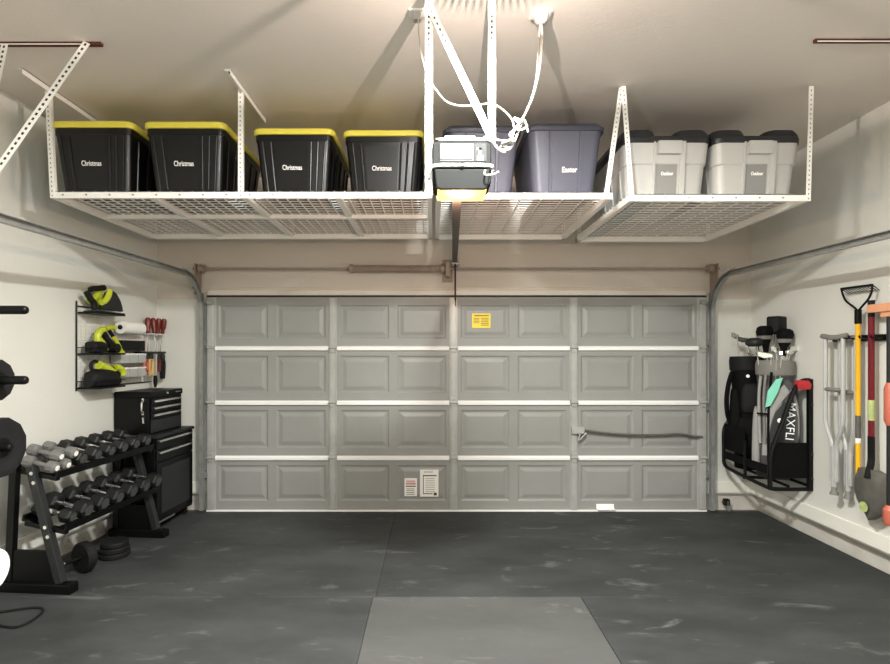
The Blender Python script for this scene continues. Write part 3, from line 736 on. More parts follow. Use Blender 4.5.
# weight tree at the left edge of the frame
wt = thing('weight_tree', 'black weight storage post at the left edge with pegs pointing right', 'weight tree', (-2.2, 2.4, 0))
m = MB(); m.bar((0,0,0.03),(0,0,1.95),.07,.07, up=(0,1,0)); m.build('post', M['black'], wt, smooth=0, bevel=.004)
m = MB(); m.bar((0,-.4,.03),(0,.12,.03),.07,.06); m.bar((-.3,0,.03),(.04,0,.03),.07,.06); m.build('base', M['black'], wt, smooth=0, bevel=.004)
for z, x1 in ((1.724,.332),(1.40,.332),(1.09,.26),(.52,.165)):
    m = MB(); m.tube([(.03,0,z),(x1-.012,0,z),(x1-.004,0,z),(x1,0,z)],[.02,.02,.017,.01],16); m.cyl((.035,0,z),(.05,0,z),.035,16); m.build('peg', M['black'], wt)
def plate(x, z, r, wd, n, mt, label, cat='weight plate'):
    o = thing('weight_plate', label, cat, (x, 2.4, z))
    Ry = Matrix.Rotation(pi/2,4,'Y') @ Matrix.Rotation(pi/n,4,'Z')
    b_ = MB().lathe([(.026,-wd*.4),(r*.5,-wd*.4),(r*.8,-wd/2),(r*.97,-wd/2),(r,-wd*.35),(r,wd*.35),(r*.97,wd/2),(r*.8,wd/2),(r*.5,wd*.4),(.026,wd*.4)], n, Ry).build('disc', mt, o, smooth=0)
    hr_ = .045 if mt is not M['whiteball'] else .07
    MB().lathe([(.025,-wd*.45),(hr_,-wd*.45),(hr_,wd*.45),(.025,wd*.45)], 20, Ry).build('hub_ring', M['black'] if mt is not M['whiteball'] else mt, o)
plate(-2.02, 1.40, .098, .04, 12, M['blackm'], 'small black weight plate on the second peg at the left edge')
plate(-2.0, 1.088, .14, .05, 12, M['blackm'], 'large black weight plate on the third peg at the left edge')
plate(-2.055, .52, .098, .06, 28, M['whiteball'], 'round white weight plate low at the left edge')
def FL(px, py, z=.007):
    Y = (CZ-z)*F/(py-CY); return Vector(((px-CX)/F*Y, Y, z))
m = MB(); m.tube(smooth_path([FL(*q) for q in ((-25,615),(0,612),(22,608.8),(38,607.6),(43,610.5),(38,616),(28,622.5),(15,627),(0,625.5),(-22,621))], 6), .0075, 8)
tag(m.build('cable_loop', M['blackm']), 'thin black cable lying in a loop on the floor at the left edge', 'cable')

# ------------------------------------------------------------------ tool chest + cabinet
def frontz(name, t, x, y0, y1, z0, z1, handle, mt=M['black']):
    m = MB(); m.box(x, x+.012, y0, y1, z0, z1); d = m.build(name, mt, t, smooth=0, bevel=.003)
    if handle == 'top':
        h = MB(); h.box(x+.012, x+.026, y0+.03, y1-.03, z1-.028, z1-.012); h.box(x+.012, x+.03, y0+.03, y1-.03, z1-.013, z1-.009); h.build('pull', M['chrome'], d, smooth=0, bevel=.002)
    return d
cx0 = lw(4.6) + .02
tcb = thing('tool_cabinet', 'black rolling tool cabinet in the corner beside the garage door', 'tool cabinet', (lw(4.405)+.012, 4.405, 0), LROT); tcb.scale = (1, .93, 1)
CWD = .375
m = MB(); m.box(0, CWD, 0, .63, .075, .80); m.build('case', M['black'], tcb, smooth=0, bevel=.004)
m = MB(); m.box(-.0, CWD+.02, -.008, .638, .80, .825); m.build('top_rim', M['darkgrey'], tcb, smooth=0, bevel=.004)
frontz('drawer', tcb, CWD, .015, .615, .70, .79, 'top'); frontz('drawer', tcb, CWD, .015, .615, .60, .69, 'top')
dd = frontz('cabinet_door', tcb, CWD, .015, .615, .09, .59, None)
m = MB(); m.box(CWD+.012, CWD+.018, .08, .55, .15, .54); m.build('door_panel', M['darkgrey'], dd, smooth=0, bevel=.004)
m = MB(); m.bar((CWD+.008,.02,.082),(CWD+.008,.3,.082),.012,.016); m.build('edge_trim', M['chrome'], tcb, smooth=0)
for x, y in ((.05,.06),(.05,.57),(CWD-.05,.06),(CWD-.05,.57)):
    m = MB(); m.lathe([(.01,-.014),(.028,-.014),(.032,-.008),(.032,.008),(.028,.014),(.01,.014)], 18, Matrix.Translation((x,y,.032)) @ Matrix.Rotation(pi/2,4,'X'))
    m.box(x-.022,x+.022,y-.024,y+.024,.066,.075); m.box(x-.02,x+.02,y+.018,y+.022,.03,.07); m.build('caster', M['blackm'], tcb)
m = MB(); m.tube(smooth_path([(.1,.645,.72),(.1,.68,.72),(.12,.69,.72),(.3,.69,.72),(.32,.68,.72),(.32,.645,.72)]), .01, 8); m.build('push_handle', M['chrome'], tcb)
tch = thing('tool_chest', 'black tool chest with chrome drawer pulls sitting on the tool cabinet', 'tool chest', (lw(4.425)+.012, 4.425, .826), LROT)
TW = .312; TD = .49; TH = .365
m = MB(); m.box(0, TW, 0, TD, 0, TH-.05); m.build('case', M['black'], tch, smooth=0, bevel=.004)
m = MB(); m.box(0, TW+.012, -.004, TD+.004, TH-.05, TH); m.build('lid', M['black'], tch, smooth=0, bevel=.008)
dh = (TH-.06)/4
for i, (z0, z1) in enumerate(((.245,.30),(.185,.24),(.125,.18))):
    frontz('drawer', tch, TW, .02, TD-.02, z0, z1, 'top')
frontz('drop_panel', tch, TW, .02, TD-.02, .015, .12, None, M['darkgrey'])
m = MB(); m.cyl((TW+.012,TD/2,TH-.025),(TW+.018,TD/2,TH-.025),.01,12); m.box(TW+.012,TW+.016,TD-.12,TD-.03,TH-.03,TH-.018); m.build('lock', M['chrome'], tch)
m = MB(); m.tube(smooth_path([(TW*.83,-.003,.29),(TW*.86,-.03,.28),(TW*.86,-.03,.2),(TW*.83,-.003,.19)]), .008, 8)
m.box(TW*.8,TW*.86,-.004,0,.28,.31); m.box(TW*.8,TW*.86,-.004,0,.17,.2); m.tube([(TW*.85,-.01,.15),(TW*.87,-.012,.1)], .008, 8); m.build('side_handle', M['chrome'], tch)

# ------------------------------------------------------------------ wall grid shelf and tools
gs = thing('wall_grid_shelf', 'black wire wall grid with three small shelves on the left wall', 'wall shelf', (lw(4.008)+.012, 4.008, 0), LROT)
GM = Matrix.Translation(gs.location) @ Matrix.Rotation(LROT, 4, 'Z')
def GW(x, y, z): return GM @ Vector((x, y, z))
m = MB(); gz0, gz1, gl = 1.25, 1.885, .93
for z in (gz0, gz1): m.tube([(0,0,z),(0,gl if z == gz0 else .33,z)], .005, 6)
m.tube([(0,0,gz0-.02),(0,0,gz1+.04)], .006, 6)
m.build('frame', M['black'], gs)
m = MB()
for i in range(1, 22): m.tube([(-.002,0,gz0+i*.029),(-.002,gl*.95 if i < 18 else .33,gz0+i*.029)], .0014, 4)
for i in range(1, 19): m.tube([(-.002,i*.05,gz0),(-.002,i*.05,gz1 if i < 7 else gz0+.5)], .0014, 4)
m.build('grid', M['wire'], gs)
SHZ = [1.835, 1.515, 1.25]
for k, z in enumerate(SHZ):
    m = MB(); m.box(0,.165,.012,.33,z-.008,z+.006)
    for (p, q) in (((0,.012,z+.05),(.165,.012,z+.05)),((.165,.012,z+.05),(.165,.33,z+.05)),((.165,.33,z+.05),(0,.33,z+.05))):
        if k: m.tube([p, q], .003, 6)
    for i in range(5):
        if k:
            m.tube([(.03+i*.033,.012,z),(.03+i*.033,.012,z+.05)], .002, 5)
    m.build('shelf', M['black'], gs, smooth=0)

# three yellow-green tools
def _sc(o): o.scale = (1.12,1.12,1.14); return o
def toolroot(label, y, z, x=.09, cat='power tool'):
    return _sc(thing('power_tool', label, cat, GW(x, y, z), LROT, 'lime and black power tools'))
RX90 = Matrix.Rotation(pi/2,4,'Y')
t = toolroot('lime and black circular saw on the top wall shelf', .17, SHZ[0]+.007); t.name = 'circular_saw'
m = MB(); m.box(-.05,.06,-.13,.15,0,.008); m.build('base_plate', M['darkgrey'], t, smooth=0, bevel=.003)
m = MB(); m.prism([(-.115,.02),(.115,.02),(.105,.06),(.085,.10),(.04,.15),(-.0,.165),(-.045,.15),(-.075,.09)], Matrix.Translation((.01,.04,0)) @ Matrix(((0,0,1,0),(1,0,0,0),(0,1,0,0),(0,0,0,1))), .035); m.build('blade_guard', M['darkgrey'], t, smooth=0, bevel=.008)
m = MB(); m.tube(smooth_path([(-.03,-.10,.075),(-.03,-.06,.09),(-.03,-.01,.135),(-.03,.015,.175),(-.03,.03,.185)]), [.022]*24+[.022], 10); m.tube(smooth_path([(.048,-.085,.065),(.05,-.05,.08),(.05,-.015,.12),(.048,.0,.16)]), .02, 8); m.build('body', M['lime'], t)
m = MB(); m.tube(smooth_path([(-.0,.01,.18),(0,-.05,.168),(0,-.10,.16),(0,-.125,.15)]), .019, 10); m.tube(smooth_path([(0,-.16,.13),(0,-.12,.085),(0,-.09,.06),(0,-.09,.02)]), .02, 10); m.build('handle', M['blackm'], t)
m = MB(); m.cyl((-.06,.03,.09),(.02,.03,.09),.045,16); m.build('motor', M['lime'], t)
t = toolroot('lime and black cordless saw on the middle wall shelf', .17, SHZ[1]+.007); t.name = 'cordless_saw'
m = MB(); m.loft([[(x, -.13+.0*k, z) for x, z in rrect(.07,.05,.015,3,0,.03)] for k in (0,)] + [[(x, yy, z) for x, z in rrect(.09*s_,.075*s_,.02,3,0,.04)] for yy, s_ in ((-.12,1),(-.06,1.1),(.0,.8))]); m.build('battery', M['blackm'], t)
m = MB(); m.tube(smooth_path([(0,-.03,.02),(0,-.05,.07),(0,-.055,.12),(0,-.03,.155),(0,.0,.16)]), .024, 10); m.tube(smooth_path([(0,-.05,.1),(0,.0,.06),(0,.02,.02)]), .022, 10); m.tube(smooth_path([(0,.02,.17),(0,.08,.185),(0,.12,.18)]), .018, 10); m.tube(smooth_path([(.02,.08,.11),(.02,.12,.07),(.02,.16,.015)]), .016, 8); m.box(-.03,.04,.13,.17,0,.018); m.build('body', M['lime'], t)
m = MB(); m.tube(smooth_path([(0,-.01,.15),(0,.03,.11),(0,.07,.07),(0,.1,.04)]), .022, 10); m.tube(smooth_path([(0,.06,.16),(0,.1,.12),(0,.13,.06),(0,.13,.03)]), .013, 8); m.cyl((-.03,.10,.035),(.04,.10,.035),.033,14); m.build('handle', M['blackm'], t)
t = toolroot('lime and black sander on the bottom wall shelf', .17, SHZ[2]+.007); t.name = 'power_sander'
m = MB(); m.loft([[(x, yy, z) for x, z in rrect(.12*s_,.115*s_,.03,3,0,.058*s_)] for yy, s_ in ((-.15,.6),(-.12,.9),(-.04,1.05),(.04,1.0),(.09,.8),(.15,.55))]); m.build('body', M['blackm'], t)
m = MB(); m.tube(smooth_path([(0,-.10,.10),(0,-.12,.15),(0,-.09,.175),(0,-.05,.165),(0,-.045,.12)]), .012, 8); m.build('front_handle', M['blackm'], t)
m = MB(); m.tube(smooth_path([(.02,-.07,.15),(.02,-.02,.135),(.02,.03,.115),(.02,.05,.10)]), [.03]*18+[.024], 12); m.build('motor_cover', M['lime'], t)
m = MB(); m.tube(smooth_path([(.02,.09,.125),(.02,.13,.125),(.02,.17,.10),(.02,.18,.07)]), .026, 12); m.build('grip', M['lime'], t)
m = MB(); m.tube(smooth_path([(0,.06,.12),(0,.11,.11),(0,.16,.07)]), .025, 10); m.build('trigger_housing', M['blackm'], t)

# paper towel, black box, bins, screwdrivers, hand tools
t = thing('paper_towel_roll', 'white paper towel roll on the wall grid above the black case', 'paper towel', GW(.07,.40,1.74), LROT)
m = MB(); m.lathe([(.02,0),(.055,0),(.055,.27),(.02,.27)], 24, Matrix.Rotation(-pi/2,4,'X')); m.build('roll', M['paper'], t)
m = MB(); m.cyl((0,-.004,0),(0,.274,0),.0205,16); m.build('core', M['blackm'], t)
t = thing('flat_case', 'long black case below the paper towel roll', 'case', GW(.055,.385,1.585), LROT)
m = MB(); m.box(-.045,.045,0,.30,-.045,.045); m.build('body', M['blackm'], t, smooth=0, bevel=.008)
m = MB(); m.box(-.046,.046,.295,.304,-.046,.046); m.build('end_cap', M['maroon'], t, smooth=0, bevel=.004)
def bin_():
    t = thing('parts_bin', '', 'parts bin')
    m = MB(); hw_ = .052
    m.box(0,.004,-hw_,hw_,0,.09); m.box(.0,.09,-hw_,hw_,0,.004); m.box(.088,.092,-hw_,hw_,0,.07); m.box(0,.09,-hw_,-hw_+.003,0,.08); m.box(0,.09,hw_-.003,hw_,0,.08)
    m.build('tub', M['clearp'], t, smooth=0)
    m = MB(); m.box(.085,.096,-hw_-.002,hw_+.002,.07,.082); m.build('rim', M['paper'], t, smooth=0)
    return t
bn = bin_(); k = 0
for r_, z in (('upper', 1.435), ('lower', 1.315)):
    for j, nm in enumerate(('nearest the power tools', 'middle one', 'nearest the hand tools')):
        lb = 'small frosted parts bin in the %s row on the wall grid, %s' % (r_, nm); p = GW(.008, .42+.115*j, z)
        if k == 0: bn.location = p; bn.rotation_euler = (0,0,LROT); bn['label'] = lb; bn['group'] = 'small parts bins'
        else: dup(bn, lb, p, rz=LROT, group='small parts bins')
        k += 1
def screwdriver():
    t = thing('screwdriver', '', 'screwdriver')
    MB().lathe([(.008,0),(.013,.008),(.011,.02),(.016,.04),(.017,.09),(.012,.105),(.004,.108)], 10).build('handle', M['maroon'], t)
    MB().cyl((0,0,-.16),(0,0,.002),.0035,8).build('shaft', M['chrome'], t)
    return t
sd = screwdriver()
hk = thing('tool_hook', 'small white hook bar holding the screwdrivers near the wall corner', 'tool hook', (lw(4.90)+.001, 4.90, 1.70), LROT)
MB().box(0,.11,-.10,.10,-.006,0).build('bar', M['paper'], hk, smooth=0)
for i, (y, x, tl, ty_, nm) in enumerate(((4.80,.065,-.10,-.05,'leftmost'),(4.86,.09,-.03,-.12,'second from the left'),(4.93,.075,.05,.12,'second from the right'),(4.975,.095,.10,.18,'rightmost'))):
    lb = 'red-handled screwdriver hanging near the wall corner, %s of four' % nm; p = Vector((lw(y)+x, y, 1.705))
    if i == 0: sd.location = p; sd.rotation_euler = (tl,ty_,0); sd['label'] = lb; sd['group'] = 'red-handled screwdrivers'; sd.scale = (1.45,1.45,1.35)
    else: dup(sd, lb, p, rot=(tl,ty_,0), group='red-handled screwdrivers', scale=(1.45,1.45,1.35))
tr = thing('tool_rail', 'dark wall rail carrying hand tools left of the garage door', 'tool rail', (lw(4.85)+.002, 4.85, 1.515), LROT)
m = MB(); m.box(0,.12,-.17,.15,0,.02); m.build('bar', M['darkgrey'], tr, smooth=0, bevel=.004)
def pliers(c1_, label, y, x, L):
    t = thing('pliers', label, 'pliers', (lw(y)+x, y, 1.515), LROT, 'hanging hand tools'); t.scale = (1.25,1.25,1.2)
    m = MB(); m.loft([[(-.008,-.016,.0),(.008,-.016,.0),(.008,.016,.0),(-.008,.016,.0)],[(-.01,-.022,-.03),(.01,-.022,-.03),(.01,.022,-.03),(-.01,.022,-.03)],[(-.008,-.014,-.06),(.008,-.014,-.06),(.008,.014,-.06),(-.008,.014,-.06)]]); m.build('jaws', M['darkgrey'], t, smooth=0, bevel=.003)
    for s in (-1,1):
        m = MB(); m.tube(smooth_path([(0,s*.008,-.04),(0,s*.02,-.07),(0,s*.02,-.12),(0,s*.012,-L)]), .0115, 8); m.build('grip', c1_, t)
pliers(M['coral'], 'orange-handled pliers at the left end of the hand tool rail', 4.72, .10, .13)
pliers(M['wood'], 'tan-handled pliers, second tool on the hand tool rail', 4.78, .105, .165)
pliers(M['maroon'], 'red-handled pliers right of the middle of the hand tool rail', 4.895, .10, .14)
pliers(M['blackm'], 'black-handled pliers at the right end of the hand tool rail', 4.96, .105, .20)
t = thing('hand_file', 'long grey hand file hanging lowest from the middle of the rail', 'hand tool', (lw(4.84)+.11, 4.84, 1.51), LROT, 'hanging hand tools')
MB().bar((0,0,0),(0,0,-.2),.028,.014, up=(0,1,0)).build('blade', M['alu'], t, smooth=0, bevel=.003)
MB().loft([[(-.008,-.014,-.2),(.008,-.014,-.2),(.008,.014,-.2),(-.008,.014,-.2)],[(-.01,-.02,-.25),(.01,-.02,-.25),(.01,.02,-.25),(-.01,.02,-.25)],[(-.006,-.008,-.31),(.006,-.008,-.31),(.006,.008,-.31),(-.006,.008,-.31)]]).build('handle', M['blackm'], t, smooth=0)

# photo-eye sensors at the door foot
def sensor(x, label):
    t = thing('photo_eye_sensor', label, 'door sensor', (x, YB, .0), 0, 'door photo eyes')
    m = MB(); m.box(-.004,.0,-.07,.02,.06,.1); m.box(.018,.022,-.06,-.02,-.0,.11); m.build('bracket', M['galv'], t, smooth=0)
    m = MB(); m.box(-.03,.02,-.06,-.02,.055,.115); m.build('body', M['blackm'], t, smooth=0, bevel=.005)
    m = MB(); m.cyl((-.03,-.04,.085),(-.04,-.04,.085),.014,12); m.build('lens', M['maroon'], t)
sensor(2.84, 'black door sensor at the foot of the right track'); sensor(-2.40, 'black door sensor at the foot of the left track')

# ------------------------------------------------------------------ golf rack, bags, clubs (right wall)
gr = thing('golf_bag_rack', 'black tube wall rack with fabric sling panels holding two golf bags', 'golf rack', (XR, 4.24, 0))
def tb(name, pts, r, mt=M['black'], k=6): return MB().tube(smooth_path(pts, k), r, 10).build(name, mt, gr)
xo = -.345; yl = .67
m = MB(); m.bar((-.02,0,.40),(-.02,0,1.31),.035,.035, up=(1,0,0)); m.build('wall_post', M['black'], gr, smooth=0, bevel=.004)
m = MB(); m.bar((-.02,yl,.42),(-.02,yl,1.2),.035,.035, up=(1,0,0)); m.build('wall_post', M['black'], gr, smooth=0, bevel=.004)
tb('bottom_tube', [(-.02,0,.41),(-.2,-.0,.41),(xo+.03,.0,.415),(xo,.05,.42),(xo,.3,.43),(xo,yl-.08,.45),(xo,yl-.01,.48),(xo,yl,.53),(xo,yl,.62),(xo,yl,.78),(xo+.03,yl,.86),(xo+.1,yl,.95),(xo+.12,yl,1.05)], .016)
tb('front_post', [(xo,.0,.43),(xo,.0,.6),(xo+.02,0,.74),(xo+.10,0,.95),(xo+.19,.0,1.2),(xo+.26,.0,1.29),(-.02,.0,1.3)], .018)
tb('inner_tube', [(-.02,yl*.5,.42),(xo+.02,yl*.5,.43),(xo,yl*.5,.45),(xo,yl*.5,.75)], .013)
tb('shelf_tube', [(-.03,.02,.44),(-.03,yl*.5,.44),(-.03,yl,.45)], .012)
tb('shelf_tube', [(-.18,.02,.43),(-.18,yl*.5,.435),(-.18,yl,.44)], .012)
m = MB(); m.box(xo+.01,-.025,-.003,.003,.50,.79); m.build('sling_panel', M['bagk'], gr, smooth=0, bevel=.002)
m = MB(); m.box(xo-.003,xo+.003,.34,yl-.01,.62,.86); m.build('sling_panel', M['bagk'], gr, smooth=0, bevel=.002)
m = MB(); m.box(xo-.003,xo+.003,.01,yl-.01,.53,.60); m.build('sling_strap', M['bagk'], gr, smooth=0)
m = MB(); m.loft([[(-.13,-.03,1.225),(-.03,-.03,1.225),(-.03,.03,1.225),(-.13,.03,1.225)],[(-.135,-.032,1.27),(-.025,-.032,1.27),(-.025,.03,1.27),(-.135,.03,1.27)],[(-.12,-.02,1.3),(-.04,-.02,1.3),(-.04,.02,1.3),(-.12,.02,1.3)]]); m.build('red_clamp', M['red'], gr, smooth=0, bevel=.006)
m = MB()
for z in (.5, .7, 1.1, 1.25): m.cyl((-.02,-.02,z),(-.02,-.03,z),.01,8)
m.build('bolt', M['darkgrey'], gr)

def bag(label, loc, rz, main, pocket, collar, r, L, tilt_):
    t = thing('golf_bag', label, 'golf bag', loc, rot=(tilt_[0], tilt_[1], rz))
    el = lambda a, b, z, n=20, cy=0: [(a*cos(2*pi*k/n), cy+b*sin(2*pi*k/n), z) for k in range(n)]
    m = MB(); m.loft([el(r*.86,r*.8,0), el(r*.9,r*.84,.02), el(r*.86,r*.8,.1), el(r*.9,r*.85,L*.4), el(r*.95,r*.9,L*.8), el(r,r*.94,L*.88)]); m.build('body', main, t)
    m = MB(); m.loft([el(r*1.0,r*.95,L*.87), el(r*1.06,r*1.0,L*.88), el(r*1.08,r*1.02,L*.96), el(r*1.03,r*.98,L), el(r*.9,r*.86,L), el(r*.86,r*.8,L*.93)]); m.build('collar', collar, t)
    return t, el
# grey bag
bgx, bgy, bgz = 2.935, 4.475, .455
t, el = bag('grey golf bag with white lettering, nearer one in the wall rack', (bgx, bgy, bgz), radians(-32), M['bagg'], None, M['greyrub'], .138, 1.0, (radians(-2), radians(1)))
def pocket(name, mt, cx_, cy_, w_, d_, z0, z1, rr_=.03, sq=.8):
    m = MB()
    H_ = z1-z0
    m.loft([[(x,y,z0) for x,y in rrect(w_*.8,d_*.7,rr_*.7,4,cx_,cy_)]]+[[(x,y,z0+H_*f) for x,y in rrect(w_*s_,d_*s_,rr_,4,cx_,cy_)] for f,s_ in ((.05,.95),(.25,1),(.6,1),(.85,.88),(.96,.7))]+[[(x,y,z1) for x,y in rrect(w_*sq*.6,d_*.4,rr_*.35,4,cx_,cy_)]])
    return m.build(name, mt, t)
pocket('main_pocket', M['bagg'], .035, -.12, .28, .10, .06, .84)
pocket('side_pocket', M['bagl'], -.125, -.04, .07, .16, .10, .60)
m = MB(); m.loft([[(x,-.168-.006*f,z) for x,z in ((-.085,.2),(-.02,.2),(.0,.45),(.05,.66),(.10,.74),(.06,.8),(-.03,.70),(-.08,.5))] for f in (0,1)]); m.build('light_panel', M['bagl'], t, smooth=0)
m = MB(); m.loft([[(x,-.171-.006*f,z) for x,z in ((-.05,.2),(.138,.2),(.142,.5),(.115,.62),(.06,.66),(.0,.56),(-.04,.4))] for f in (0,1)]); m.build('dark_panel', M['darkgrey'], t, smooth=0)
m = MB(); m.tube(smooth_path([(.152,-.15,.2),(.158,-.152,.36),(.158,-.154,.5),(.145,-.158,.64),(.11,-.16,.76)]), .013, 6); m.tube(smooth_path([(-.05,-.174,.24),(-.04,-.176,.42),(.0,-.176,.58),(.06,-.172,.69)]), .008, 6); m.build('piping', M['bagl'], t)
lettering('lettering', 'MAXFLI', .085, M['ink'], t, (.106, -.181, .50), (pi/2, radians(92), 0), fit=.30)
MB().cyl((.036,-.176,.50),(.036,-.181,.50),.02,16).build('round_badge', M['ink'], t)
m = MB(); m.tube(smooth_path([(-.105,-.12,.86),(-.115,-.15,.7),(-.11,-.17,.5),(-.10,-.18,.3)]), .012, 8); m.build('stand_leg', M['bagl'], t)
m = MB(); m.tube(smooth_path([(-.07,-.13,.88),(-.08,-.16,.7),(-.075,-.18,.5),(-.065,-.185,.3)]), .011, 8); m.build('stand_leg', M['greyrub'], t)
m = MB(); m.bar((-.125,-.185,.55),(-.05,-.195,.55),.012,.06,up=(0,1,0)); m.build('strap_pad', M['bagk'], t, smooth=0)
m = MB(); m.tube(smooth_path([(-.03,-.15,.90),(-.035,-.165,.8),(-.045,-.18,.6),(-.045,-.185,.4),(-.04,-.18,.15)]), .009, 8); m.build('shoulder_strap', M['bagk'], t)
tw = MB(); tw.loft([[(x,-.195-.014*f,z) for x,z in ((-.07,.60),(-.03,.62),(.02,.74),(.05,.86),(.0,.84),(-.055,.74))] for f in (0,1)])
to = tw.build('towel', M['teal'], None, smooth=0, bevel=.005); to.location = t.location; to.rotation_euler = t.rotation_euler; tag(to, 'mint green towel hanging on the side of the grey golf bag', 'towel')
bt1 = t
# black bag
t, el = bag('black golf bag, farther one in the wall rack', (2.925, 4.80, .46), radians(-28), M['bagk'], None, M['blackm'], .132, 1.03, (radians(-1), radians(-1)))
pocket('main_pocket', M['bagk'], .0, -.11, .22, .09, .08, .48); pocket('side_pocket', M['bagk'], -.10, -.05, .09, .16, .30, .74); pocket('upper_pocket', M['blackm'], .02, -.115, .16, .06, .52, .78)
m = MB(); m.tube(smooth_path([(-.12,-.05,.88),(-.15,-.09,.78),(-.17,-.11,.64),(-.165,-.09,.5),(-.14,-.04,.40)]), .02, 8); m.build('shoulder_strap', M['bagk'], t)
m = MB(); m.cyl((.0,-.125,.85),(.0,-.131,.85),.015,12); m.build('badge', M['chrome'], t)
m = MB(); m.tube(smooth_path([(.085,-.11,.88),(.095,-.14,.6),(.09,-.15,.3)]), .008, 6); m.build('stand_leg', M['greyrub'], t)
bt2 = t
# clubs
def club(bagpos, dx, dy, top, kind, label, lean=(0,0), yaw=0.0):
    zb_ = bagpos[2] + .6
    base = Vector((bagpos[0]+dx*.8, bagpos[1]+dy*.8, zb_)); tip = Vector((bagpos[0]+dx+lean[0], bagpos[1]+dy+lean[1], top))
    t = thing('golf_club', label, 'golf club', base, 0, 'golf clubs')
    p = tip - base
    MB().tube([(0,0,0), p], [.0055,.0045], 8).build('shaft', M['chrome'] if kind != 'wood' else M['blackm'], t)
    R_ = Matrix.Translation(p) @ Matrix.Rotation(yaw,4,'Z') @ Matrix.Scale({'iron':1.2,'wood':1.1,'cover':1.02,'boxcover':1.35}[kind],4)
    m = MB()
    if kind == 'iron':
        m.loft([[R_ @ Vector(v) for v in q_] for q_ in ([(-.006,-.008,-.02),(.006,-.008,-.02),(.006,.008,-.02),(-.006,.008,-.02)],[(-.008,-.01,.0),(.008,-.01,.0),(.008,.014,.006),(-.008,.014,.006)])])
        m.loft([[R_ @ Vector((xx, y, z)) for y, z in ((-.012,-.012),(.04,-.02),(.078,-.006),(.082,.03),(.045,.022),(-.008,.012))] for xx in (-.009,.009)])
        m.build('head', M['chrome'], t, smooth=0, bevel=.003)
    elif kind == 'wood':
        m.loft([[R_ @ Vector((x, y+.05, z)) for x, y in rrect(.11*s_, .12*s_, .035*s_, 4)] for z, s_ in ((-.03,.6),(-.015,.95),(.01,1),(.03,.8),(.038,.4))]); m.build('head', M['darkgrey'], t, smooth=50)
    elif kind == 'cover':
        m.loft([[R_ @ Vector((x, y, z)) for x, y in rrect(.07*a_, .09*b_, .02, 4, 0, .0+.02*(b_-1))] for z, a_, b_ in ((-.17,.5,.45),(-.1,.7,.6),(-.05,1.1,1.05),(.0,1.25,1.35),(.04,1.1,1.25),(.055,.8,.9))])
        m.build('head_cover', M['bagk'], t, smooth=40)
        m2 = MB(); m2.loft([[R_ @ Vector((x, y, z)) for x, y in rrect(.075*a_, .095*b_, .02, 4, 0, .0+.02*(b_-1))] for z, a_, b_ in ((-.06,1.05,1.0),(-.03,1.2,1.2),(-.028,1.1,1.1))]); m2.build('cover_band', M['greyrub'], t, smooth=40)
    elif kind == 'boxcover':
        m.loft([[R_ @ Vector((x, y, z)) for x, y in rrect(.075*s_, .13*s_, .012, 2, 0, .03)] for z, s_ in ((-.06,.7),(-.045,1),(.045,1),(.055,.9))]); m.build('head_cover', M['blackm'], t, smooth=30, bevel=.003)
        m2 = MB(); m2.loft([[R_ @ Vector((x, y, z)) for x, y in rrect(.078, .05, .01, 2, 0, .1)] for z in (-.03,.047)]); m2.build('cover_panel', M['bagl'], t, smooth=0)
B1 = (bgx, bgy, bgz); B2 = (2.90, 4.80, .46)
for k, a_ in enumerate([
  (B2,-.05,.0,1.675,'iron','golf club with iron head, leftmost in the black bag',(-.02,.02),radians(125)),
  (B2,.0,-.03,1.64,'iron','golf club with iron head, middle one in the black bag',(0,0),radians(80)),
  (B2,.05,-.02,1.69,'iron','golf club with iron head, rightmost in the black bag',(.03,-.02),radians(-50)),
  (B1,-.10,.0,1.53,'iron','golf iron low at the left rim of the grey bag',(-.02,.03),radians(100)),
  (B1,-.06,-.06,1.50,'iron','golf iron at the front of the grey bag rim',(-.01,-.02),radians(60)),
  (B1,-.01,-.10,1.52,'iron','golf iron in the middle of the grey bag rim',(0,-.02),radians(-40)),
  (B1,.035,-.08,1.53,'iron','golf iron at the right of the grey bag rim',(.02,-.02),radians(-60)),
  (B1,.07,-.05,1.56,'iron','golf iron at the right rim of the grey bag, just below the grey-banded cover',(.03,-.02),radians(-80)),
  (B1,-.035,-.09,1.545,'iron','golf iron crossing the front of the grey bag rim, head turned left',(-.01,-.02),radians(130)),
  (B1,-.05,.03,1.61,'wood','golf club with rounded dark head in the grey bag',(-.05,.02),radians(120)),
  (B1,-.02,.0,1.70,'cover','golf club in a black head cover, left of the tall square cover',(-.03,.03),radians(110)),
  (B1,.045,-.02,1.67,'cover','golf club in a black head cover with grey band, right in the grey bag',(.02,-.03),radians(-70)),
  (B1,.01,.03,1.765,'boxcover','golf club in a square black cover, tallest in the grey bag',(.03,.01),radians(-55)),
  ]):
    club(*a_)

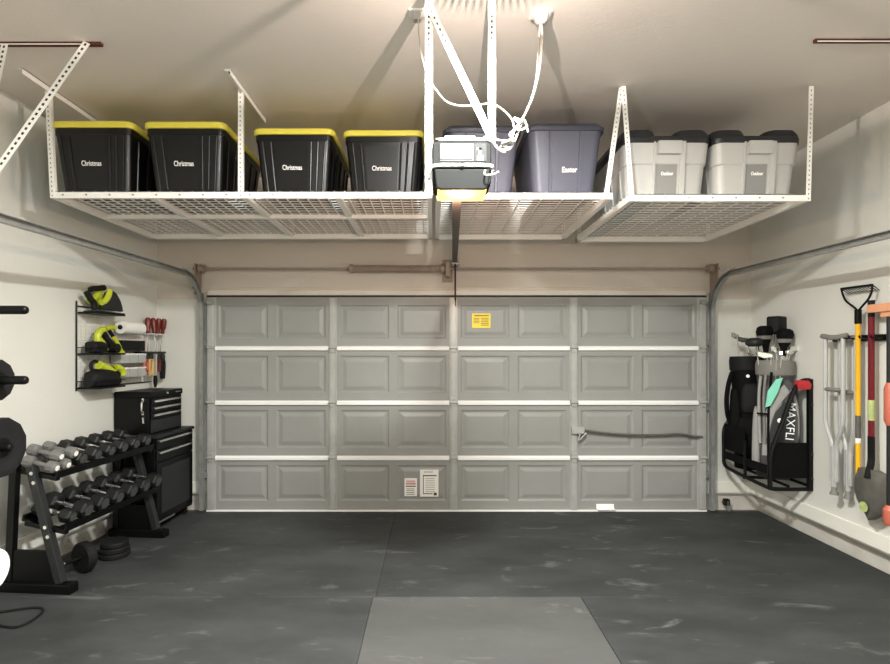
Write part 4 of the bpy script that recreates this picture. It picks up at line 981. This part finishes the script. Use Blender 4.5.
# ------------------------------------------------------------------ tools on the right wall
rl = thing('tool_hanger_rail', 'black tool hanger rail on the right wall behind the crutches and handles', 'tool rail', (XR, 3.3, 1.63))
m = MB(); m.box(-.022,-.001,-.25,.70,-.022,.022); m.build('bar', M['black'], rl, smooth=0, bevel=.003)
for y in (.64,.47,.42,.33,.235,.05):
    m = MB(); m.tube([(-.02,y,0),(-.05,y,-.006),(-.115,y,.0),(-.12,y,.015)], .006, 6); m.build('hook', M['black'], rl)
def crutch():
    t = thing('crutch', '', 'crutch')
    # local: hangs by its pad; y along the wall; top at z=0
    hwid = .075
    m = MB(); m.loft([[(x, y, z) for x, z in rrect(.04*s_, .036*s_, .012, 3, 0, zz)] for y, s_, zz in ((-.115,.6,-.002),(-.10,1,0),(-.03,1,-.012),(.03,1,-.012),(.10,1,0),(.115,.6,-.002))]); m.build('underarm_pad', M['greyrub'], t)
    for s in (-1, 1):
        m = MB(); m.tube(smooth_path([(0,s*hwid,-.01),(0,s*hwid,-.3),(0,s*hwid,-.6),(0,s*hwid*.85,-.68),(0,s*.022,-.80),(0,s*.018,-.9),(0,s*.018,-1.08)]), .0155, 10); m.build('side_tube', M['alu'], t)
    m = MB(); m.cyl((0,-hwid,-.40),(0,hwid,-.40),.016,12); m.build('hand_grip', M['greyrub'], t)
    m = MB(); m.tube([(0,0,-.82),(0,0,-1.12)], .018, 10); m.box(-.013,.013,-.03,.03,-.86,-.84); m.box(-.013,.013,-.03,.03,-1.06,-1.04); m.build('lower_leg', M['alu'], t)
    m = MB(); m.lathe([(.016,.05),(.018,.0),(.028,-.02),(.028,-.028)], 14, Matrix.Translation((0,0,-1.15))); m.build('rubber_tip', M['greyrub'], t)
    return t
cr = crutch(); cr.location = (2.985, 3.86, 1.65); cr.rotation_euler = (0,0,.1); cr['label'] = 'aluminium crutch hanging on the right wall, nearer the golf bags'; cr['group'] = 'aluminium crutches'
dup(cr, 'aluminium crutch hanging beside the yellow rake handle', (3.04, 3.80, 1.635), rz=-.02, group='aluminium crutches')
# bow rake
rk = thing('bow_rake', 'yellow-handled rake with black wire bow head, hanging head up', 'rake', (3.02, 3.686, 0))
m = MB(); m.tube([(0,.0,.58),(0,0,1.74)], .0155, 12); m.build('handle', M['yelh'], rk)
m = MB(); m.cyl((0,0,1.73),(0,0,1.83),.021,12); m.build('ferrule', M['black'], rk)
m = MB(); m.cyl((0,0,.92),(0,0,1.08),.0165,12); m.build('grip_label', M['spade'], rk)
m = MB(); m.cyl((0,0,.885),(0,0,.92),.0167,12); m.build('grip_band', M['paper'], rk)
m = MB(); m.tube(smooth_path([(0,0,1.82),(-.0,.04,1.855),(-.0,.105,1.90),(-.0,.135,1.95),(-.0,.15,1.995)]), .007, 8); m.tube(smooth_path([(0,0,1.82),(0,-.04,1.855),(0,-.09,1.90),(0,-.115,1.95),(0,-.118,1.99)]), .007, 8)
m.tube([(0,.152,1.995),(0,-.12,1.99)], .009, 8)
for k in range(12): y = .145-.0235*k; m.tube([(0,y,1.993),(.055,y,1.955)], [.0045,.002], 5)
m.build('bow_head', M['black'], rk)
# shovel
sh = thing('shovel', 'red-handled round-point shovel with a pale green sticker on its blade', 'shovel', (3.02, 3.575, 0))
m = MB(); m.cyl((0,0,1.77),(0,0,1.885),.02,12); m.build('end_grip', M['black'], sh)
m = MB(); m.cyl((0,0,.92),(0,0,1.775),.0185,12); m.build('handle', M['redh'], sh)
m = MB(); m.cyl((0,0,1.06),(0,0,1.2),.0195,12); m.build('handle_label', M['greenst'], sh)
m = MB(); m.tube(smooth_path([(0,0,.95),(0,0,.86),(-.005,-.005,.78),(-.03,-.02,.72),(-.05,-.03,.67)]), .021, 10); m.build('socket', M['black'], sh)
def blade(name, mt):
    rows = [(.73,.06),(.715,.125),(.64,.142),(.56,.142),(.49,.12),(.43,.08),(.395,.03),(.38,.004)]
    front = []; m = MB()
    for z, hw_ in rows:
        front.append([(-.055+.035*(abs(u)**2)+ .03*((z-.55)/.16)**2*.4, -.02+u*hw_, z) for u in (-1,-.66,-.33,0,.33,.66,1)])
    back = [[(x+.004, y, z) for x, y, z in r] for r in front]
    m.loft([f+list(reversed(b)) for f, b in zip(front, back)])
    return m.build(name, mt, sh, smooth=40)
blade('blade', M['spade'])
m = MB(); m.lathe([(.001,0),(.036,0),(.036,.002),(.001,.002)], 20, Matrix.Translation((-.066,-.015,.47)) @ Matrix.Rotation(-pi/2,4,'Y') ); m.build('round_sticker', M['greenst'], sh)
# orange tool at the frame edge
og = thing('garden_tool', 'orange-headed tool with dark grey pole at the right edge of the photo', 'garden tool', (2.99, 3.392, 0))
m = MB(); m.tube([(0,0,.45),(0,0,1.8)], .02, 12); m.build('pole', M['darkgrey'], og)
m = MB(); m.loft([[(x,y,z) for x,y in rrect(.05,.30,.012,3,-.01,.0)] for z in (1.795,1.85)]); m.loft([[(x,y,z) for x,y in rrect(.04,.12,.012,3,0,0)] for z in (1.76,1.797)]); m.build('head', M['orange'], og, smooth=0, bevel=.004)
m = MB(); m.tube([(0,0,1.05),(0,0,1.08),(0,0,1.29),(0,0,1.33)], [.021,.034,.034,.021], 12); m.build('collar', M['coral'], og)
m = MB(); m.tube([(0,.0,.40),(0,0,.42),(0,0,.5),(0,0,.53)], [.03,.04,.04,.021], 12); m.build('foot_cap', M['coral'], og)

# ------------------------------------------------------------------ ceiling light fixture (just out of frame, lit), lamps, added rear fill lights
LXY = (.24, 1.84)
cl = thing('ceiling_light', 'round white ceiling light with a ribbed shade', 'ceiling light', (LXY[0], LXY[1], H))
m = MB(); m.lathe([(.01,-.0),(.16,0),(.16,-.012),(.01,-.012)], 32); m.build('base', M['white'], cl)
def lamp(name, kind, loc, energy, color, **kw):
    l = bpy.data.lights.new(name, kind); l.energy = energy; l.color = color
    for k, v in kw.items(): setattr(l, k, v)
    o = bpy.data.objects.new(name, l); COL.objects.link(o); o.location = loc; return o
m = MB(); nf = 124
for k in range(nf):
    a0 = 2*pi*k/nf; R0 = Matrix.Rotation(a0, 4, 'Z'); 
    m.add([R0 @ Vector(v) for v in ((.17,-.0022,-.012),(.17,.0022,-.012),(.17,.0022,-.108),(.17,-.0022,-.108))], [(0,1,2,3)])
m.build('ribbed_shade', M['white'], cl, smooth=0)
m = MB(); m.lathe([(.175,-.138),(.172,-.165),(.14,-.19),(.06,-.205),(.005,-.207),(.005,-.203),(.06,-.200),(.135,-.185),(.167,-.162),(.170,-.138)], 40, cap=False)
m.build('light_block_bowl', M['white'], cl)  # opaque dish added to stop the bulb's downward light, leaving only uplight
m = MB()
for a0 in (0, 2*pi/3, 4*pi/3):
    m = MB(); m.tube([(.12*cos(a0+.4), .12*sin(a0+.4), -.012), (.12*cos(a0+.4), .12*sin(a0+.4), -.18)], .003, 6); m.build('rod', M['chrome'], cl)
lamp('ceiling_lamp', 'AREA', (LXY[0], LXY[1]-.02, H-.215), 200, (.985,1.0,.97), shape='DISK', size=.24)
lamp('ceiling_bulb', 'POINT', (LXY[0], LXY[1], H-.14), 118, (1.0,.84,.77), shadow_soft_size=.003)
lamp('rear_fill_area', 'AREA', (.1,-.4,H-.03), 85, (.97,1.0,.975), shape='RECTANGLE', size=1.4, size_y=.8)  # added area fill behind the camera, no fixture there
lamp('rear_fill_point', 'POINT', (.1,.2,H-.55), 62, (.99,.99,.955), shadow_soft_size=.2)  # added point fill to brighten the ceiling, no fixture there
lamp('opener_bulb', 'POINT', (.138, 2.48, 2.225), 40, (1.0,.68,.5), shadow_soft_size=.03)

wd = bpy.data.worlds.new('world'); SC.world = wd; wd.use_nodes = True
wd.node_tree.nodes['Background'].inputs['Color'].default_value = (.9,.92,1,1); wd.node_tree.nodes['Background'].inputs['Strength'].default_value = 0.1
SC.view_settings.view_transform = 'Standard'; SC.view_settings.look = 'None'; SC.view_settings.exposure = 0.0; SC.view_settings.gamma = 0.92
